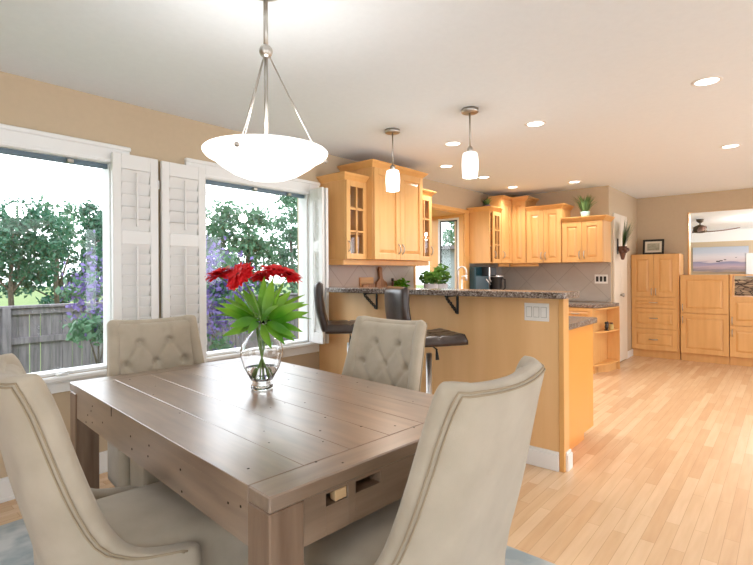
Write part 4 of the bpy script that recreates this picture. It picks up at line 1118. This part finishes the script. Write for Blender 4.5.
# ---------------------------------------------------------------- lights: bowl pendant
PX, PY = 1.225, 1.648
t = thing('bowl_pendant', 'large white glass bowl pendant above the dining table', 'light', (PX, PY, CZ))
b = MB(); b.lathe([(0, -.03), (.03, -.03), (.065, -.012), (.065, -.0005), (0, -.0005)], 24); b.build('canopy', M['steel'], t)
zb = 2.225-CZ
b = MB(); b.tube([(0, 0, -.02), (0, 0, zb)], .0095, 12); b.tube([(0, 0, zb), (0, 0, 1.84-CZ)], .0085, 12); b.build('stem', M['steel'], t)
b = MB(); b.sphere((0, 0, zb), .028, 3); b.build('ball_joint', M['steel'], t)
zr = 1.806-CZ
bo = MB()
prof = [(0, zr-.118), (.04, zr-.117), (.09, zr-.108), (.14, zr-.090), (.19, zr-.060), (.225, zr-.033), (.240, zr-.026), (.252, zr-.020), (.262, zr-.008), (.264, zr), (.260, zr+.004), (.250, zr-.002), (.235, zr-.016), (.19, zr-.048), (.14, zr-.080), (.09, zr-.098), (0, zr-.108)]
bo.lathe([(p*.965, z) for p, z in prof], 56); bo.build('glass_bowl', M['lamp'], t)
for k, ang in enumerate((-40-112, -40, -40+128)):
    a = math.radians(ang); R_ = .222
    b = MB(); b.tube([(.014*math.cos(a), .014*math.sin(a), zb-.02), (R_*math.cos(a), R_*math.sin(a), zr-.018)], .0032, 8); b.build('rod', M['steel'], t)
    b = MB(); b.sphere((.246*math.cos(a), .246*math.sin(a), zr-.030), .010, 2); b.build('screw', M['steel'], t)
def point(name, loc, w, col=(1, .93, .84), r=.05):
    l = bpy.data.lights.new(name, 'POINT'); l.energy = w; l.color = col; l.shadow_soft_size = r
    o = bpy.data.objects.new(name, l); o.location = loc; COL.objects.link(o); return o
point('bowl_bulb', (PX, PY, 1.90), 6, (1, .97, .94), .08)

def mini(label, x, y, ztop, zbot):
    t = thing('mini_pendant', label, 'light', (x, y, CZ), 0, 'frosted glass pendants over the bar')
    b = MB(); b.lathe([(0, -.028), (.055, -.028), (.062, -.022), (.062, -.0005), (0, -.0005)], 24); b.build('canopy', M['steel'], t)
    b = MB(); b.tube([(0, 0, -.02), (0, 0, ztop-CZ+.03)], .006, 10); b.build('stem', M['steel'], t)
    b = MB(); b.lathe([(0, .045), (.014, .045), (.022, .03), (.022, .0), (0, .0)], 16, (0, 0, ztop-CZ)); b.build('socket_cap', M['steel'], t)
    z0 = zbot-CZ; h = ztop-zbot
    b = MB(); b.lathe([(0, z0+.012), (.048, z0+.002), (.054, z0+.004), (.058, z0+h*.3), (.060, z0+h*.55), (.057, z0+h*.8), (.050, z0+h-.003), (.046, z0+h), (0, z0+h)], 28); b.build('glass_shade', M['lamp'], t)
    point('pendant_bulb', (x, y, zbot-.05), 5, (1, .93, .85), .05)
mini('frosted pendant over bar, nearer the window and wall cabinets', 3.10, 2.475, 2.146, 1.975)
mini('frosted pendant over bar, nearer its open end', 3.08, 1.745, 2.165, 1.985)

# recessed ceiling lights
RL = [((3.604, .383), 'recessed ceiling light nearest the viewer at upper right'), ((3.722, 1.522), 'recessed ceiling light right of the second bar pendant'),
      ((5.617, .417), 'recessed ceiling light farther back at right edge'), ((6.266, 2.889), 'recessed ceiling light above the corner wall cabinet'),
      ((5.371, 2.851), 'recessed ceiling light in front of the sink window end'), ((4.54, 2.866), 'recessed ceiling light nearest the left wall cabinets'),
      ((3.792, 2.323), 'recessed ceiling light just left of the second bar pendant'), ((6.449, 2.122), 'recessed ceiling light above the grass plant')]
for (x, y), lab in RL:
    t = thing('recessed_light', lab, 'light', (x, y, CZ), 0, 'recessed ceiling lights')
    b = MB(); b.lathe([(0, -.003), (.062, -.003), (.062, -.0008), (0, -.0008)], 28); b.build('lens', M['led'], t)
    b = MB(); b.lathe([(.063, -.0008), (.064, -.006), (.080, -.004), (.084, -.0008)], 28); b.build('trim_ring', M['white'], t)
    l = bpy.data.lights.new('downlight_lamp', 'SPOT'); l.energy = 36; l.color = (1, .96, .91); l.spot_size = math.radians(140); l.spot_blend = .7; l.shadow_soft_size = .06
    o = bpy.data.objects.new('downlight_lamp', l); o.location = (x, y, CZ-.02); COL.objects.link(o)
for (x, y) in ((7.1, -.7), (5.4, -1.2), (3.4, -1.1)):  # extra downlights added out of view to brighten the far cabinets and floor
    t = thing('recessed_light', 'added recessed light out of frame, brightening the far cabinets', 'light', (x, y, CZ), 0, 'recessed ceiling lights')
    b = MB(); b.lathe([(0, -.003), (.062, -.003), (.062, -.0008), (0, -.0008)], 28); b.build('lens', M['led'], t)
    b = MB(); b.lathe([(.063, -.0008), (.064, -.006), (.080, -.004), (.084, -.0008)], 28); b.build('trim_ring', M['white'], t)
    l = bpy.data.lights.new('downlight_lamp', 'SPOT'); l.energy = 34; l.color = (1, .96, .91); l.spot_size = math.radians(150); l.spot_blend = .7; l.shadow_soft_size = .06
    o = bpy.data.objects.new('downlight_lamp', l); o.location = (x, y, CZ-.02); COL.objects.link(o)
# unseen lights added to brighten the living room; no lamp known there
t = thing('recessed_light', 'added light brightening the room beyond the pass-through', 'light', (13.2, .2, 2.46), 0, 'recessed ceiling lights')
b = MB(); b.lathe([(0, -.003), (.062, -.003), (.062, -.0008), (0, -.0008)], 28); b.build('lens', M['led'], t)
point('living_room_fill', (13.2, .2, 2.3), 110, (1, .95, .9), .2); point('living_room_fill', (10.0, -.6, 2.3), 60, (1, .93, .88), .2)

# ---------------------------------------------------------------- outdoors
GZ = -.45
b = MB(); b.box(-40, 60, WY+.16, 90, GZ-.1, GZ); o = b.build('lawn', M['lawn']); struct(o, 'mown green lawn outside the windows', 'lawn')
# fence at Y = 9
FY = 9.0; FT = .84
t = thing('wood_fence', 'weathered grey board fence across the back garden', 'fence', (0, FY, GZ))
for k in range(-1, 7):
    x = .35 + 1.65*k - .13
    b = MB(); b.box(x-.055, x+.055, -.12, -.01, 0, FT-GZ-.02, .006); b.build('post', M['fence'], t)
b = MB(); b.box(-3.2, 10.6, -.10, .06, FT-GZ-.04, FT-GZ, .004); b.build('cap_rail', M['fence'], t)
b = MB(); b.box(-3.2, 10.6, -.055, -.012, .70, .80, .004); b.box(-3.2, 10.6, -.055, -.012, FT-GZ-.14, FT-GZ-.045, .004); b.build('rail', M['fence'], t)
b = MB(); rnd = random.Random(8); x = -3.2
while x < 10.5:
    w = .135+rnd.uniform(-.006, .006); b.box(x, x+w, -.010, .012+rnd.uniform(0, .006), .03, FT-GZ-.045); x += w+rnd.uniform(.006, .016)
b.build('board_panel', M['fence'], t)

def tree(label, x, y, crown_z, blobs, n, leaf, mat, name='garden_tree', cat='tree', trunk=.10, seed=0, grp='trees beyond the garden fence', extra=None):
    t = thing(name, label, cat, (x, y, GZ), 0, grp); rn = random.Random(seed+int(x*10))
    b = MB(); hz = crown_z-GZ
    b.tube([(0, 0, 0), (rn.uniform(-.1, .1), 0, hz*.4), (rn.uniform(-.2, .2), rn.uniform(-.2, .2), hz)], trunk, 8, rs=[trunk, trunk*.8, trunk*.35])
    for (bx_, by_, bz_, r_) in blobs:
        b.tube([(0, 0, hz*.35), (bx_*.5, by_*.5, (hz*.35+bz_-GZ)*.5), (bx_, by_, bz_-GZ)], trunk*.3, 6, rs=[trunk*.5, trunk*.3, trunk*.1])
    b.build('trunk', M['bark'], t)
    b = MB(); tot = sum(q[3]**2 for q in blobs)
    for (bx_, by_, bz_, r_) in blobs:
        cl = [Vector((rn.gauss(0, .5), rn.gauss(0, .5), rn.gauss(0, .5)))*r_ for _ in range(max(6, int(9*r_)))]
        for k in range(int(n*r_**2/tot)):
            c_ = cl[rn.randrange(len(cl))]+Vector((rn.gauss(0, .19), rn.gauss(0, .19), rn.gauss(0, .16)))*r_
            p = Vector((bx_, by_, bz_-GZ))+c_
            if p.z < .15: continue
            d = Vector((rn.gauss(0, 1), rn.gauss(0, 1), rn.gauss(0, 1))).normalized(); q_ = d.cross(Vector((rn.gauss(0, 1), rn.gauss(0, 1), rn.gauss(0, 1)))).normalized()
            l = leaf*1.1*rn.uniform(.6, 1.3); b.verts([p-d*l, p-q_*l*.55, p+d*l, p+q_*l*.55], [(0, 1, 2, 3)])
    f = b.build('foliage', mat, t, recalc=False)
    if extra:
        b = MB()
        for (bx_, by_, bz_, r_, nn, ll) in extra:
            for k in range(nn):
                p = Vector((bx_+rn.gauss(0, .33)*r_, by_+rn.gauss(0, .33)*r_, bz_-GZ+rn.gauss(0, .45)*r_))
                if p.z < .1: continue
                d = Vector((rn.gauss(0, 1), rn.gauss(0, 1), rn.gauss(0, 1))).normalized(); q_ = d.cross(Vector((rn.gauss(0, 1), rn.gauss(0, 1), rn.gauss(0, 1)))).normalized()
                l = ll*rn.uniform(.6, 1.3); b.verts([p-d*l, p-q_*l*.6, p+d*l, p+q_*l*.6], [(0, 1, 2, 3)])
        b.build('blossom', M['lilac'], t, recalc=False)
    return t
import math as _m
def px(p_x, dist):   # ground point in the direction of a photo column at a given range
    a = math.radians(40.6)-math.atan((p_x-376.5)/482.0); r = dist/math.cos(math.atan((p_x-376.5)/482.0))
    return r*math.cos(a), r*math.sin(a)
T = [('dense green tree at left edge of the far left window', 12, 17, 2.8, [(0, 0, 2.6, 1.5), (-1.0, 0, 1.9, 1.2), (.6, .3, 3.2, 1.0), (.6, 0, 1.6, 1.0)], 5200, .085, 'tree1'),
     ('slender airy tree in the middle of far left window', 58, 20, 3.0, [(0, 0, 3.6, .9), (-.5, 0, 2.9, .8), (.7, 0, 3.1, .8)], 1300, .09, 'tree2'),
     ('green tree at right side of the far left window', 98, 17, 2.6, [(0, 0, 2.8, 1.0), (.3, 0, 1.8, 1.0), (-.1, 0, 3.4, .6), (.6, .2, 1.0, .9)], 4200, .085, 'tree1'),
     ('low dark hedge shrub behind the fence in far left window', 62, 22, 1.0, [(-2.2, 0, 1.4, 1.1), (0, 0, 1.2, 1.2), (1.8, 0, 1.6, 1.3), (0, 0, 1.9, .8)], 4200, .10, 'tree1'),
     ('airy tree at left side of the flower window', 210, 17, 2.4, [(0, 0, 2.6, .9), (.2, 0, 1.7, .9), (-.2, 0, 3.2, .5)], 1800, .085, 'tree2'),
     ('tall open tree at centre of the flower window', 247, 17, 3.0, [(0, 0, 3.5, .9), (-.5, 0, 2.5, .9), (.5, .2, 2.3, .9), (0, 0, 1.6, 1.0)], 3000, .085, 'tree2'),
     ('pale tree at right side of the flower window', 292, 19, 3.0, [(0, 0, 3.7, 1.1), (.6, 0, 2.6, 1.1), (-.6, .2, 2.4, 1.0), (0, 0, 1.4, 1.1), (1.2, 0, 3.4, .8)], 3600, .09, 'tree2'),
     ('bushy tree outside the sink window', 458, 21, 2.5, [(0, 0, 2.9, .9), (.2, 0, 3.7, .7), (-.1, 0, 2.0, .8)], 1800, .09, 'tree2')]
for k, (lab, p_x, ds, cz, bl, n, lf, mt) in enumerate(T):
    x, y = px(p_x, ds); tree(lab, x, y, cz, bl, n, lf, M[mt], seed=k)
def lilac(lab, p_x, ds, blobs, n, ex, seed):
    x, y = px(p_x, ds); tree(lab, x, y, .9, blobs, n, .05, M['tree2'], 'lilac_bush', 'bush', .03, seed, 'lilac bushes before the fence', ex)
lilac('lilac bush in purple bloom at right of far left window', 98, 6.6, [(0, 0, .9, .40), (-.15, 0, .6, .35), (.1, 0, .5, .35)], 700, [(0, 0, 1.15, .5, 260, .035), (-.2, -.1, .95, .4, 160, .035), (.2, 0, .7, .35, 110, .035)], 31)
lilac('lilac bush in deep purple bloom behind the red flowers', 212, 7.0, [(0, 0, .95, .45), (.1, 0, .5, .4)], 700, [(.05, 0, 1.2, .55, 700, .04), (0, -.1, .75, .5, 420, .04), (.35, 0, 1.2, .4, 300, .04)], 33)
# neighbour's house
t = thing('neighbour_house', 'grey sided neighbouring house seen in the sink window', 'house', (11.5, 7.2, GZ))
b = MB()
for k in range(16): b.box(-.012*(1), 6, -2.2, .65, .15*k, .15*k+.135, 0)
b.box(0, 6, -2.2, .65, 0, 2.4); b.build('siding', M['siding'], t)
b = MB(); b.prism([(-.3, -2.5), (6.3, -2.5), (6.3, .8), (-.3, .8)], 2.4, 2.5); b.build('roof', plain('shingle', (.12, .11, .11), .9), t)

# ---------------------------------------------------------------- world, camera, view
w = bpy.data.worlds.new('overcast'); sc.world = w; w.use_nodes = True
nt = w.node_tree; bg = nt.nodes['Background']
bg.inputs['Color'].default_value = (.89, .945, 1, 1); bg.inputs['Strength'].default_value = 4.0
cam = bpy.data.cameras.new('camera'); co = bpy.data.objects.new('camera', cam); COL.objects.link(co)
cam.sensor_fit = 'HORIZONTAL'; cam.sensor_width = 36; cam.lens = 482/753*36; cam.clip_start = .02; cam.clip_end = 300
cam.shift_y = -9/753
co.matrix_world = Matrix.Translation((0, 0, 1.30)) @ Matrix.Rotation(math.radians(40.6-90), 4, 'Z') @ Matrix.Rotation(PI/2, 4, 'X') @ Matrix.Rotation(-.006, 4, 'Z')
sc.camera = co
sc.view_settings.view_transform = 'Standard'; sc.view_settings.look = 'None'; sc.view_settings.gamma = 1; sc.view_settings.exposure = .2
sc.view_settings.use_curve_mapping = False
sc.cycles.max_bounces = 14; sc.cycles.transparent_max_bounces = 24; sc.cycles.transmission_bounces = 14; sc.cycles.diffuse_bounces = 6
sc.cycles.caustics_reflective = False; sc.cycles.sample_clamp_indirect = 6
